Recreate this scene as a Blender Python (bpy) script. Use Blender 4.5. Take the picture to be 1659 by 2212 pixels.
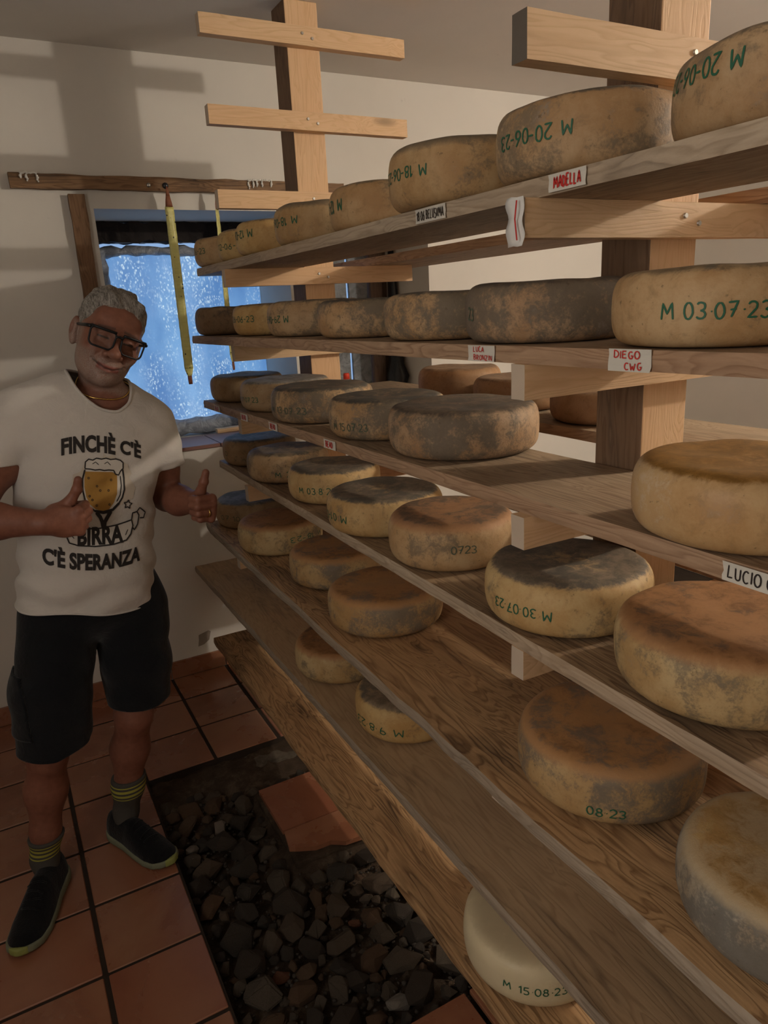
import bpy, bmesh, math, random
import numpy as np
from mathutils import Vector, Matrix, noise as mnoise
from mathutils.bvhtree import BVHTree

for o in list(bpy.data.objects):
    bpy.data.objects.remove(o)
SC = bpy.context.scene
COL = SC.collection
random.seed(7)

# ------------------------------------------------------------------ camera
cam_d = bpy.data.cameras.new('camera')
cam = bpy.data.objects.new('camera', cam_d)
COL.objects.link(cam)
cam_d.sensor_fit = 'HORIZONTAL'
cam_d.sensor_width = 36.0
cam_d.lens = 1555.57 / 1659.0 * 36.0
cam_d.clip_start = 0.02
RC = ((0.8756849, -0.4802582, -0.0502794), (-0.1743458, -0.2173493, -0.9603972), (0.4503104, 0.8497714, -0.2740605))
m = Matrix(((RC[0][0], -RC[1][0], -RC[2][0], 0.0), (RC[0][1], -RC[1][1], -RC[2][1], 0.0),
            (RC[0][2], -RC[1][2], -RC[2][2], 1.62), (0, 0, 0, 1)))
cam.matrix_world = m
SC.camera = cam

# ------------------------------------------------------------------ world, lights, exposure
world = bpy.data.worlds.new('world')
SC.world = world
world.use_nodes = True
bgn = world.node_tree.nodes['Background']
bgn.inputs[0].default_value = (0.35, 0.55, 0.9, 1)
bgn.inputs[1].default_value = 0.6

def add_light(name, kind, loc, energy, color, **kw):
    d = bpy.data.lights.new(name, kind)
    d.energy = energy
    d.color = color
    for k, v in kw.items():
        setattr(d, k, v)
    o = bpy.data.objects.new(name, d)
    o.location = loc
    COL.objects.link(o)
    return o

add_light('bare_bulb', 'POINT', (3.30, 0.25, 2.40), 92, (1.0, 0.90, 0.77), shadow_soft_size=0.035)
day = add_light('daylight_door', 'AREA', (-1.22, 0.15, 1.7), 10.5, (1.0, 0.93, 0.86), shape='RECTANGLE', size=0.8, size_y=1.0)
day.rotation_euler = (math.radians(90), 0, math.radians(-90))
vs = SC.view_settings
vs.view_transform = 'Standard'
vs.look = 'None'
vs.gamma = 1.0
vs.use_curve_mapping = False
vs.exposure = 0.36

# ------------------------------------------------------------------ node helpers
class NT:
    def __init__(self, name):
        self.m = bpy.data.materials.new(name)
        self.m.use_nodes = True
        self.t = self.m.node_tree
        self.b = self.t.nodes['Principled BSDF']
        self.out = self.t.nodes['Material Output']
    def n(self, typ, **kw):
        x = self.t.nodes.new(typ)
        for k, v in kw.items():
            setattr(x, k, v)
        return x
    def l(self, a, b):
        self.t.links.new(a, b)
    def set(self, sock, v):
        if hasattr(v, 'is_linked'):
            self.l(v, sock)
        else:
            if isinstance(v, (tuple, list)) and len(v) == 3 and sock.type == 'RGBA':
                v = (*v, 1)
            sock.default_value = v
    def coord(self, kind='Object'):
        return self.n('ShaderNodeTexCoord').outputs[kind]
    def rnd(self):
        return self.n('ShaderNodeObjectInfo').outputs['Random']
    def math(self, op, a, b=0.0, c=0.0, clamp=False):
        x = self.n('ShaderNodeMath', operation=op)
        x.use_clamp = clamp
        self.set(x.inputs[0], a); self.set(x.inputs[1], b); self.set(x.inputs[2], c)
        return x.outputs[0]
    def vmath(self, op, a, b=(0, 0, 0)):
        x = self.n('ShaderNodeVectorMath', operation=op)
        self.set(x.inputs[0], a); self.set(x.inputs[1], b)
        return x.outputs[0]
    def noise(self, vec, scale=5.0, detail=4.0, rough=0.55, dist=0.0):
        x = self.n('ShaderNodeTexNoise')
        self.set(x.inputs['Vector'], vec)
        x.inputs['Scale'].default_value = scale
        x.inputs['Detail'].default_value = detail
        x.inputs['Roughness'].default_value = rough
        x.inputs['Distortion'].default_value = dist
        return x.outputs['Fac']
    def ramp(self, f, stops, interp='LINEAR'):
        x = self.n('ShaderNodeValToRGB')
        x.color_ramp.interpolation = interp
        e = x.color_ramp.elements
        while len(e) < len(stops):
            e.new(0.5)
        for i, (p, c) in enumerate(stops):
            e[i].position = p
            if not isinstance(c, (tuple, list)):
                c = (c, c, c)
            e[i].color = (*c[:3], 1)
        self.set(x.inputs[0], f)
        return x.outputs[0]
    def mix(self, f, a, b, mode='MIX'):
        x = self.n('ShaderNodeMix', data_type='RGBA', blend_type=mode)
        self.set(x.inputs[0], f); self.set(x.inputs[6], a); self.set(x.inputs[7], b)
        return x.outputs[2]
    def xyz(self, v):
        x = self.n('ShaderNodeSeparateXYZ')
        self.set(x.inputs[0], v)
        return x.outputs
    def comb(self, a, b, c):
        x = self.n('ShaderNodeCombineXYZ')
        for i, v in enumerate((a, b, c)):
            self.set(x.inputs[i], v)
        return x.outputs[0]
    def bump(self, h, strength=0.3, dist=0.002):
        x = self.n('ShaderNodeBump')
        x.inputs['Strength'].default_value = strength
        x.inputs['Distance'].default_value = dist
        self.set(x.inputs['Height'], h)
        self.l(x.outputs[0], self.b.inputs['Normal'])
    def done(self, col, rough=0.7, spec=0.3, metal=0.0):
        self.set(self.b.inputs['Base Color'], col)
        self.set(self.b.inputs['Roughness'], rough)
        self.b.inputs['Specular IOR Level'].default_value = spec
        self.b.inputs['Metallic'].default_value = metal
        return self.m

def plain(name, col, rough=0.6, spec=0.3, metal=0.0, var=0.0):
    t = NT(name)
    c = col
    if var:
        f = t.noise(t.vmath('ADD', t.coord(), t.comb(t.math('MULTIPLY', t.rnd(), 31.0), 0.0, 0.0)), 14, 5)
        c = t.mix(t.math('MULTIPLY', f, var), col, tuple(x * 0.35 for x in col))
    return t.done(c, rough, spec, metal)

def wood(name, light, dark, axis='Y', stain=(0.10, 0.07, 0.05), stain_amt=0.35, grain=1.0, rough=0.62, knots=0.8, sheen=0.3):
    t = NT(name)
    r = t.rnd()
    off = t.comb(t.math('MULTIPLY', r, 17.3), t.math('MULTIPLY', r, 5.1), t.math('MULTIPLY', r, 9.7))
    p = t.vmath('ADD', t.coord(), off)
    sc = {'X': (0.09, 1, 1), 'Y': (1, 0.09, 1), 'Z': (1, 1, 0.09)}[axis]
    sk = {'X': (0.33, 1, 1), 'Y': (1, 0.33, 1), 'Z': (1, 1, 0.33)}[axis]
    warp = t.noise(t.vmath('MULTIPLY', p, sk), 5.0, 3)
    pw = t.vmath('ADD', t.vmath('MULTIPLY', p, sc), t.comb(t.math('MULTIPLY', warp, 0.09), t.math('MULTIPLY', warp, 0.09), t.math('MULTIPLY', warp, 0.06)))
    # knots
    vor = t.n('ShaderNodeTexVoronoi')
    t.set(vor.inputs['Vector'], t.vmath('MULTIPLY', p, sk))
    vor.inputs['Scale'].default_value = 7.0
    kd = vor.outputs['Distance']
    kn = t.ramp(kd, [(0.0, 1.0), (0.10, 0.75), (0.17, 0.0)])
    sel = t.math('GREATER_THAN', t.xyz(vor.outputs['Color'])[0], 0.62)
    kn = t.math('MULTIPLY', t.math('MULTIPLY', kn, sel), knots)
    halo = t.math('MULTIPLY', t.math('MULTIPLY', t.ramp(kd, [(0.0, 1.0), (0.5, 0.0)]), sel), 0.06)
    pw = t.vmath('ADD', pw, t.comb(halo, halo, halo))
    rings = t.noise(pw, 20.0, 2.0, 0.45, 0.15)
    fine = t.noise(pw, 170.0, 4.0, 0.6)
    bands = t.ramp(t.math('FRACT', t.math('MULTIPLY', rings, 15.0)), [(0.0, 0.0), (0.45, 0.1), (0.86, 1.0), (1.0, 0.05)])
    f = t.math('MULTIPLY', t.math('ADD', t.math('MULTIPLY', bands, 0.62), t.math('MULTIPLY', t.ramp(fine, [(0.3, 0.0), (0.75, 1.0)]), 0.45)), grain, clamp=True)
    tone = t.noise(t.vmath('MULTIPLY', p, sk), 2.3, 3.0, 0.5)
    c = t.mix(f, light, dark)
    c = t.mix(t.math('MULTIPLY', t.ramp(tone, [(0.35, 0.0), (0.7, 1.0)]), 0.45), c, tuple(x * y for x, y in zip(dark, (1.15, 0.95, 0.8))))
    sn = t.noise(pw, 30.0, 6.0, 0.7, 0.5)
    sb = t.noise(t.vmath('MULTIPLY', p, sk), 5.0, 4.0, 0.6, 0.8)
    st = t.ramp(t.math('ADD', t.math('MULTIPLY', sn, 0.45), t.math('MULTIPLY', sb, 0.55)), [(0.50, 0.0), (0.60, 1.0)])
    c = t.mix(t.math('MULTIPLY', t.math('MULTIPLY', st, t.math('ADD', t.math('MULTIPLY', bands, 0.5), 0.5)), stain_amt), c, stain)
    c = t.mix(kn, c, tuple(x * 0.25 for x in dark))
    t.bump(t.math('SUBTRACT', t.math('MULTIPLY', f, -1.0), kn), 0.35, 0.0015)
    return t.done(c, rough, sheen)

def cheese_mat(name, side, mold, amt, top, tmold, tamt, rim=None, fur=0.3, rough=0.6):
    t = NT(name)
    g = t.xyz(t.coord('Generated'))
    r = t.rnd()
    off = t.comb(t.math('MULTIPLY', r, 41.0), t.math('MULTIPLY', r, 23.0), t.math('MULTIPLY', r, 11.0))
    p = t.vmath('ADD', t.coord(), off)
    big = t.noise(p, 8.0, 3.0, 0.5, 0.7)
    big2 = t.noise(t.vmath('ADD', p, (3.1, 7.7, 1.9)), 11.0, 3.0, 0.5, 0.5)
    mid = t.noise(p, 38.0, 7.0, 0.72, 0.5)
    fin = t.noise(p, 210.0, 5.0, 0.7)
    field = t.math('ADD', t.math('ADD', t.math('MULTIPLY', big, 0.45), t.math('MULTIPLY', mid, 0.35)), t.math('MULTIPLY', fin, 0.20))
    field2 = t.math('ADD', t.math('ADD', t.math('MULTIPLY', big2, 0.55), t.math('MULTIPLY', mid, 0.30)), t.math('MULTIPLY', fin, 0.15))
    # side
    s = t.mix(t.ramp(field2, [(0.40, 0.0), (0.60, 1.0)]), side, tuple(x * y for x, y in zip(side, (0.80, 0.68, 0.55) if name != 'fresh_white' else (0.95, 0.94, 0.9))))
    s = t.mix(t.math('MULTIPLY', t.ramp(mid, [(0.52, 0.0), (0.66, 1.0)]), 0.35 if name != 'fresh_white' else 0.0), s, tuple(x * 0.5 for x in side))
    mk = t.ramp(field, [(0.575 - 0.16 * amt, 0.0), (0.635 - 0.13 * amt, 1.0)])
    s = t.mix(t.math('MULTIPLY', mk, min(0.9, 0.5 + 0.36 * amt)), s, mold)
    pw = t.ramp(field2, [(0.58, 0.0), (0.66, 1.0)])
    s = t.mix(t.math('MULTIPLY', t.math('MULTIPLY', pw, fin), 0.55 * min(1.0, amt * 2)), s, tuple(0.5 * x + 0.22 for x in side))
    specks = t.ramp(t.noise(p, 90.0, 4.0, 0.65), [(0.64, 0.0), (0.70, 1.0)])
    s = t.mix(t.math('MULTIPLY', specks, 0.6 if name != 'fresh_white' else 0.0), s, tuple(x * 0.25 for x in side))
    # top
    tp = t.mix(t.ramp(mid, [(0.38, 0.0), (0.64, 1.0)]), top, tuple(x * (0.55 if name != 'fresh_white' else 0.94) for x in top))
    tk = t.ramp(field2, [(0.565 - 0.16 * tamt, 0.0), (0.625 - 0.13 * tamt, 1.0)])
    tp = t.mix(t.math('MULTIPLY', tk, min(0.95, 0.5 + 0.5 * tamt)), tp, tmold)
    tp = t.mix(t.math('MULTIPLY', specks, 0.4 if name != 'fresh_white' else 0.0), tp, tuple(x * 0.3 for x in top))
    gz = t.math('ADD', g[2], t.math('MULTIPLY', t.math('SUBTRACT', mid, 0.5), 0.16))
    c = t.mix(t.ramp(gz, [(0.90, 0.0), (0.945, 1.0)]), s, tp)
    if rim:
        rr = t.ramp(gz, [(0.80, 0.0), (0.89, 1.0), (0.96, 1.0), (0.99, 0.25)])
        c = t.mix(t.math('MULTIPLY', rr, 0.8), c, rim)
    hgt = t.math('ADD', t.math('MULTIPLY', mid, 0.6), t.math('MULTIPLY', fin, 0.4))
    t.bump(hgt, fur, 0.004)
    return t.done(c, rough, 0.25)

# ------------------------------------------------------------------ mesh helpers
def link(name, me, mat=None, parent=None, smooth=False, loc=None):
    o = bpy.data.objects.new(name, me)
    COL.objects.link(o)
    if mat is not None and not me.materials:
        me.materials.append(mat)
    if smooth:
        me.polygons.foreach_set('use_smooth', [True] * len(me.polygons))
    if loc is not None:
        o.location = loc
    if parent is not None:
        o.parent = parent
    return o

def mesh_pd(name, v, f):
    me = bpy.data.meshes.new(name)
    me.from_pydata([tuple(map(float, x)) for x in v], [], [tuple(map(int, x)) for x in f])
    me.update()
    return me

def from_bm(name, bm):
    me = bpy.data.meshes.new(name)
    bm.to_mesh(me)
    bm.free()
    return me

def box_bm(bm, lo, hi):
    c = [(a + b) / 2 for a, b in zip(lo, hi)]
    s = [abs(b - a) for a, b in zip(lo, hi)]
    r = bmesh.ops.create_cube(bm, size=1.0, matrix=Matrix.Translation(c) @ Matrix.Diagonal((*s, 1)))
    return r['verts']

def box_me(name, lo, hi, bevel=0.0, seg=2):
    bm = bmesh.new()
    box_bm(bm, lo, hi)
    if bevel:
        bmesh.ops.bevel(bm, geom=bm.edges[:], offset=bevel, segments=seg, affect='EDGES', profile=0.6)
    return from_bm(name, bm)

def tag(o, label=None, cat=None, group=None, kind=None):
    if label: o['label'] = label
    if cat: o['category'] = cat
    if group: o['group'] = group
    if kind: o['kind'] = kind
    return o

def empty(name, loc=(0, 0, 0)):
    o = bpy.data.objects.new(name, None)
    o.empty_display_size = 0.05
    o.location = loc
    COL.objects.link(o)
    return o

def tube(pts, rad, seg=8, closed=False):
    pts = [Vector(p) for p in pts]
    n = len(pts)
    V, F = [], []
    up = Vector((0, 0, 1))
    prev = None
    for i, p in enumerate(pts):
        if closed:
            d = pts[(i + 1) % n] - pts[i - 1]
        else:
            d = pts[min(i + 1, n - 1)] - pts[max(i - 1, 0)]
        d.normalize()
        if prev is None:
            a = up if abs(d.z) < 0.9 else Vector((1, 0, 0))
            x = d.cross(a).normalized()
        else:
            x = (prev - d * prev.dot(d)).normalized()
        prev = x
        y = d.cross(x)
        r = rad[i] if isinstance(rad, (list, tuple)) else rad
        for k in range(seg):
            a = 2 * math.pi * k / seg
            V.append(p + x * (r * math.cos(a)) + y * (r * math.sin(a)))
    m_ = n if closed else n - 1
    for i in range(m_):
        for k in range(seg):
            a = i * seg + k; b = i * seg + (k + 1) % seg
            j = (i + 1) % n
            F.append((a, b, j * seg + (k + 1) % seg, j * seg + k))
    if not closed:
        F.append(tuple(range(seg))[::-1]); F.append(tuple((n - 1) * seg + k for k in range(seg)))
    return V, F

def sph(bm, c, r, sub=1):
    bmesh.ops.create_icosphere(bm, subdivisions=sub, radius=r, matrix=Matrix.Translation(c))

# stroke lettering ---------------------------------------------------
def arc(cx, cy, rx, ry, a0, a1, n=8):
    return [(cx + rx * math.cos(math.radians(a0 + (a1 - a0) * i / n)), cy + ry * math.sin(math.radians(a0 + (a1 - a0) * i / n))) for i in range(n + 1)]
G = {
 '0': [arc(.3, .5, .26, .5, 90, 450, 14)], '1': [[(.1, .75), (.3, 1), (.3, 0)]],
 '2': [arc(.3, .72, .26, .28, 160, -30, 8) + [(.05, 0), (.6, .02)]],
 '3': [arc(.28, .75, .25, .25, 150, -90, 8) + arc(.28, .25, .28, .25, 90, -150, 8)],
 '5': [[(.55, 1), (.12, .98), (.1, .58)] + arc(.28, .3, .28, .3, 100, -140, 8)],
 '6': [[(.5, 1), (.15, .5)] + arc(.3, .27, .25, .27, 150, 510, 12)],
 '7': [[(.02, .95), (.58, 1), (.22, 0)], [(.15, .48), (.5, .52)]],
 '8': [arc(.3, .75, .2, .24, -90, 270, 10), arc(.3, .26, .26, .26, 90, 450, 10)],
 '9': [arc(.3, .72, .24, .26, 0, 360, 12) + [(.5, .4), (.35, 0)]],
 '.': [[(.12, .42), (.2, .46)]], '-': [[(.05, .48), (.42, .5)]],
 'M': [[(0, 0), (.08, 1), (.38, .35), (.68, 1), (.78, 0)]], 'H': [[(0, 0), (.05, 1)], [(.6, 1), (.55, 0)], [(.02, .5), (.58, .55)]],
 'A': [[(0, 0), (.32, 1), (.62, 0)], [(.1, .35), (.52, .35)]],
 'D': [[(.05, 0), (.08, 1)] + arc(.1, .5, .5, .5, 85, -90, 8)],
 'E': [[(.5, 1), (.05, .98), (.03, 0), (.52, .02)], [(.04, .52), (.42, .54)]],
 'L': [[(.1, 1), (.05, 0), (.5, .03)]], 'U': [[(.03, 1), (.06, .25)] + arc(.3, .25, .24, .25, 180, 360, 6) + [(.56, 1)]],
 'C': [arc(.34, .5, .3, .5, 50, 310, 10)], 'B': [[(.05, 0), (.06, 1)] + arc(.1, .76, .36, .24, 88, -90, 6) + arc(.1, .26, .42, .26, 90, -90, 6)],
 'R': [[(.05, 0), (.06, 1)] + arc(.1, .75, .38, .25, 88, -90, 6) + [(.55, 0)]],
 'O': [arc(.32, .5, .3, .5, 90, 450, 12)], 'N': [[(0, 0), (.04, 1), (.52, 0), (.56, 1)]],
 'Z': [[(.02, 1), (.55, 1), (.02, 0), (.56, .02)]], 'I': [[(.12, 1), (.1, 0)]],
 'G': [arc(.34, .5, .3, .5, 55, 300, 9) + [(.58, .42), (.34, .42)]], 'S': [arc(.3, .75, .25, .25, 40, 260, 7) + arc(.3, .26, .26, .26, 80, -140, 7)],
 'V': [[(0, 1), (.26, 0), (.52, 1)]], 'W': [[(0, 1), (.18, 0), (.36, .6), (.54, 0), (.72, 1)]],
}
ADV = {'M': 1.02, 'H': .82, '1': .5, '.': .34, '-': .52, ' ': .45, 'I': .34, 'W': .95}
def strokes(text, jit=0.03, seed=0):
    rr = random.Random(seed)
    out, x = [], 0.0
    for ch in text:
        dy = rr.uniform(-jit, jit) * 2
        s = 1 + rr.uniform(-jit, jit) * 2
        for pl in G.get(ch, []):
            out.append([(x + px * s + rr.uniform(-jit, jit) * .4, py * s + dy + rr.uniform(-jit, jit) * .4) for px, py in pl])
        x += ADV.get(ch, .76)
    return out, x - .12
def resample(pl, step):
    out = [pl[0]]
    for a, b in zip(pl, pl[1:]):
        d = math.hypot(b[0] - a[0], b[1] - a[1])
        n = max(1, int(math.ceil(d / step)))
        for i in range(1, n + 1):
            out.append((a[0] + (b[0] - a[0]) * i / n, a[1] + (b[1] - a[1]) * i / n))
    return out
def ribbon2d(pl, w):
    """strip of quads (2D) for a polyline; returns verts, faces"""
    V, F = [], []
    n = len(pl)
    for i in range(n):
        a = pl[max(i - 1, 0)]; b = pl[min(i + 1, n - 1)]
        dx, dy = b[0] - a[0], b[1] - a[1]
        l = math.hypot(dx, dy) or 1
        ex, ey = -dy / l * w / 2, dx / l * w / 2
        k = 1.0 if 0 < i < n - 1 else 0.75
        V.append((pl[i][0] + ex * k, pl[i][1] + ey * k)); V.append((pl[i][0] - ex * k, pl[i][1] - ey * k))
    for i in range(n - 1):
        F.append((2 * i, 2 * i + 1, 2 * i + 3, 2 * i + 2))
    return V, F
def lettering(text, height, width, fn, stroke=0.13, flip=False, seed=0):
    """text centred at (0,0), scaled to width x height, mapped through fn(u,v)->xyz"""
    st, W = strokes(text, seed=seed)
    sx = width / W
    V, F = [], []
    for pl in st:
        q = [((x - W / 2) * sx, (y - .5) * height) for x, y in pl]
        if flip:
            q = [(-a, -b) for a, b in q]
        q = resample(q, height * 0.12)
        v, f = ribbon2d(q, stroke * height)
        o = len(V)
        V += [fn(a, b) for a, b in v]
        F += [tuple(i + o for i in ff) for ff in f]
    return V, F

# ------------------------------------------------------------------ materials
def wall_mat(name, col):
    t = NT(name)
    p = t.coord()
    a = t.noise(p, 1.7, 6, 0.6)
    b = t.noise(p, 60, 5, 0.6)
    spots = t.ramp(t.noise(p, 9.0, 4, 0.7), [(0.70, 0.0), (0.76, 1.0)])
    c = t.mix(t.ramp(a, [(0.35, 0.0), (0.7, 1.0)]), col, tuple(x * 0.93 for x in col))
    c = t.mix(t.math('MULTIPLY', spots, 0.35), c, tuple(x * 0.55 for x in col))
    t.bump(b, 0.12, 0.002)
    return t.done(c, 0.85, 0.15)
M_WALL = wall_mat('limewash_wall', (0.69, 0.655, 0.595))
M_CEIL = wall_mat('limewash_ceiling', (0.74, 0.71, 0.665))
M_JAMB = wall_mat('limewash_jamb', (0.62, 0.62, 0.64))
def tile_mat():
    t = NT('terracotta_tile')
    r = t.rnd()
    p = t.vmath('ADD', t.coord(), t.comb(t.math('MULTIPLY', r, 37.0), t.math('MULTIPLY', r, 13.0), 0.0))
    a = t.noise(p, 3.2, 5, 0.6, 0.5)
    b = t.noise(p, 40, 5, 0.7)
    c = t.ramp(a, [(0.28, (0.20, 0.07, 0.035)), (0.5, (0.285, 0.122, 0.062)), (0.72, (0.36, 0.185, 0.10))])
    c = t.mix(t.math('MULTIPLY', r, 0.5), c, (0.30, 0.105, 0.058))
    c = t.mix(t.math('MULTIPLY', b, 0.25), c, (0.16, 0.06, 0.035))
    t.bump(t.math('ADD', b, a), 0.12, 0.002)
    return t.done(c, t.ramp(a, [(0.3, 0.20), (0.7, 0.36)]), 0.6)
M_TILE = tile_mat()
M_GROUT = plain('dark_grout', (0.045, 0.032, 0.024), 0.9, 0.1, var=0.6)
def dirt_mat():
    t = NT('pit_earth')
    p = t.coord()
    a = t.noise(p, 9, 8, 0.7)
    b = t.noise(p, 70, 6, 0.7)
    c = t.ramp(a, [(0.3, (0.03, 0.021, 0.014)), (0.52, (0.075, 0.05, 0.032)), (0.70, (0.17, 0.125, 0.085))])
    c = t.mix(t.math('MULTIPLY', b, 0.5), c, (0.03, 0.02, 0.015))
    t.bump(t.math('ADD', a, b), 0.8, 0.008)
    return t.done(c, 0.95, 0.1)
M_DIRT = dirt_mat()
def conc_mat():
    t = NT('old_screed')
    p = t.coord()
    a = t.noise(p, 14, 7, 0.7)
    c = t.ramp(a, [(0.3, (0.045, 0.035, 0.025)), (0.6, (0.13, 0.105, 0.08)), (0.8, (0.20, 0.17, 0.14))])
    t.bump(a, 0.7, 0.006)
    return t.done(c, 0.95, 0.1)
M_CONC = conc_mat()
PINE_L, PINE_D = (0.70, 0.49, 0.295), (0.53, 0.335, 0.175)
M_PINE_X = wood('pine_arm', PINE_L, PINE_D, 'X', stain_amt=0.12, grain=0.75, knots=0.9)
M_PINE_Z = wood('pine_post', PINE_L, PINE_D, 'Z', stain_amt=0.12, grain=0.65, knots=0.9)
M_BOARD_GREY = wood('weathered_board', (0.43, 0.32, 0.21), (0.20, 0.13, 0.08), 'Y', (0.10, 0.085, 0.06), 0.6, 1.0)
M_BOARD_OAK = wood('brown_board', (0.56, 0.35, 0.175), (0.20, 0.105, 0.045), 'Y', (0.055, 0.032, 0.018), 0.8, 1.0, knots=1.0)
M_BOARD_DARK = wood('old_dark_board', (0.38, 0.265, 0.155), (0.17, 0.105, 0.06), 'Y', (0.045, 0.032, 0.022), 0.95, 1.1)
M_BOARD_SMOOTH = wood('stained_lower_board', (0.45, 0.315, 0.185), (0.27, 0.17, 0.09), 'Y', (0.10, 0.068, 0.046), 0.75, 0.8, rough=0.42, knots=0.9, sheen=0.5)
M_EDGE_PALE = wood('pale_sawn_edge', (0.50, 0.40, 0.29), (0.30, 0.225, 0.15), 'Y', (0.16, 0.13, 0.10), 0.5, 0.9)
M_EDGE_TAN = wood('tan_sawn_edge', (0.48, 0.33, 0.21), (0.25, 0.15, 0.09), 'Y', (0.12, 0.09, 0.065), 0.4, 1.0)
M_EDGE_GREY = wood('grey_sawn_edge', (0.38, 0.31, 0.235), (0.23, 0.175, 0.12), 'Y', (0.10, 0.08, 0.06), 0.5, 0.9)
M_POSTSIDE = wood('stained_post_side', (0.24, 0.15, 0.09), (0.13, 0.075, 0.042), 'Z', stain_amt=0.6)
M_ENDGRAIN = plain('grey_end_grain', (0.15, 0.125, 0.10), 0.8, var=0.6)
M_ENDPALE = plain('pale_end_grain', (0.58, 0.47, 0.36), 0.8, var=0.3)
M_OLDWOOD_X = wood('old_wall_batten', (0.30, 0.18, 0.095), (0.14, 0.075, 0.035), 'X', (0.03, 0.02, 0.015), 0.8, 1.1)
M_OLDWOOD_Z = wood('old_wall_batten_upright', (0.24, 0.14, 0.075), (0.12, 0.065, 0.03), 'Z', (0.03, 0.02, 0.015), 0.8, 1.1)
M_TAPE = plain('masking_tape', (0.66, 0.62, 0.54), 0.7, 0.2, var=0.25)
M_PAPER = plain('white_paper', (0.74, 0.72, 0.68), 0.7, 0.2, var=0.1)
M_RED = plain('red_marker', (0.55, 0.035, 0.03), 0.5)
M_BLACKINK = plain('black_marker', (0.03, 0.022, 0.02), 0.5)
M_GREEN = plain('green_ink', (0.022, 0.115, 0.062), 0.55)
M_GREEN_FADE = plain('faded_green_ink', (0.085, 0.115, 0.075), 0.7)
M_STEEL = plain('steel_screw', (0.5, 0.48, 0.45), 0.35, 0.5, 1.0)
M_DARKSTEEL = plain('black_screw', (0.04, 0.04, 0.045), 0.3, 0.5, 0.6)
M_FOAM = plain('white_sealant', (0.75, 0.73, 0.68), 0.6)

# ------------------------------------------------------------------ room shell
YB, XR, XL, YF, ZC = 3.16, 3.50, -1.25, -2.6, 2.60
WD = 0.46                     # depth of the window recesses
WIN = [(0.475, 1.262, 1.06, 2.04), (1.36, 1.993, 1.06, 2.04)]
def wall_with_holes():
    bm = bmesh.new()
    xs = sorted({XL - .2, XR + .2, *[w[0] for w in WIN], *[w[1] for w in WIN]})
    zs = sorted({-.2, ZC + .2, *[w[2] for w in WIN], *[w[3] for w in WIN]})
    def hole(x, z):
        return any(w[0] < x < w[1] and w[2] < z < w[3] for w in WIN)
    def solid(i, j):
        if i < 0 or j < 0 or i >= len(xs) - 1 or j >= len(zs) - 1:
            return False
        return not hole((xs[i] + xs[i + 1]) / 2, (zs[j] + zs[j + 1]) / 2)
    def q(*p):
        bm.faces.new([bm.verts.new(c) for c in p])
    for i in range(len(xs) - 1):
        for j in range(len(zs) - 1):
            if not solid(i, j):
                continue
            a, b, c, d = xs[i], xs[i + 1], zs[j], zs[j + 1]
            q((a, YB, c), (b, YB, c), (b, YB, d), (a, YB, d))
            q((a, YB + WD, c), (a, YB + WD, d), (b, YB + WD, d), (b, YB + WD, c))
            if not solid(i - 1, j): q((a, YB, c), (a, YB, d), (a, YB + WD, d), (a, YB + WD, c))
            if not solid(i + 1, j): q((b, YB, c), (b, YB + WD, c), (b, YB + WD, d), (b, YB, d))
            if not solid(i, j - 1): q((a, YB, c), (a, YB + WD, c), (b, YB + WD, c), (b, YB, c))
            if not solid(i, j + 1): q((a, YB, d), (b, YB, d), (b, YB + WD, d), (a, YB + WD, d))
    bmesh.ops.remove_doubles(bm, verts=bm.verts[:], dist=1e-5)
    bmesh.ops.recalc_face_normals(bm, faces=bm.faces[:])
    return from_bm('wall_back', bm)
wb = tag(link('wall_back', wall_with_holes(), M_WALL), 'cream limewashed wall with two deep window recesses', kind='structure')
chip = mesh_pd('plaster_chip', [(a, YB - .0015, b) for a, b in ((.658, .185), (.705, .197), (.716, .190), (.705, .150), (.678, .132), (.650, .128), (.656, .158))], [(0, 1, 2, 3, 4, 5, 6)])
link('plaster_chip', chip, plain('bare_plaster', (0.33, 0.28, 0.23), 0.9, 0.1, var=0.6), wb)
tag(link('wall_right', box_me('wall_right', (XR, YF, 0), (XR + .2, YB, ZC)), M_WALL), 'cream limewashed wall behind the cheese rack', kind='structure')
tag(link('wall_left', box_me('wall_left', (XL - .2, YF, 0), (XL, YB, ZC)), M_WALL), 'cream limewashed side wall', kind='structure')
tag(link('wall_front', box_me('wall_front', (XL - .2, YF - .2, 0), (XR + .2, YF, ZC)), M_WALL), 'cream limewashed end wall', kind='structure')
tag(link('ceiling', box_me('ceiling', (XL - .2, YF - .2, ZC), (XR + .2, YB + WD, ZC + .2)), M_CEIL), 'greyish white plaster ceiling', kind='structure')

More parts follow.
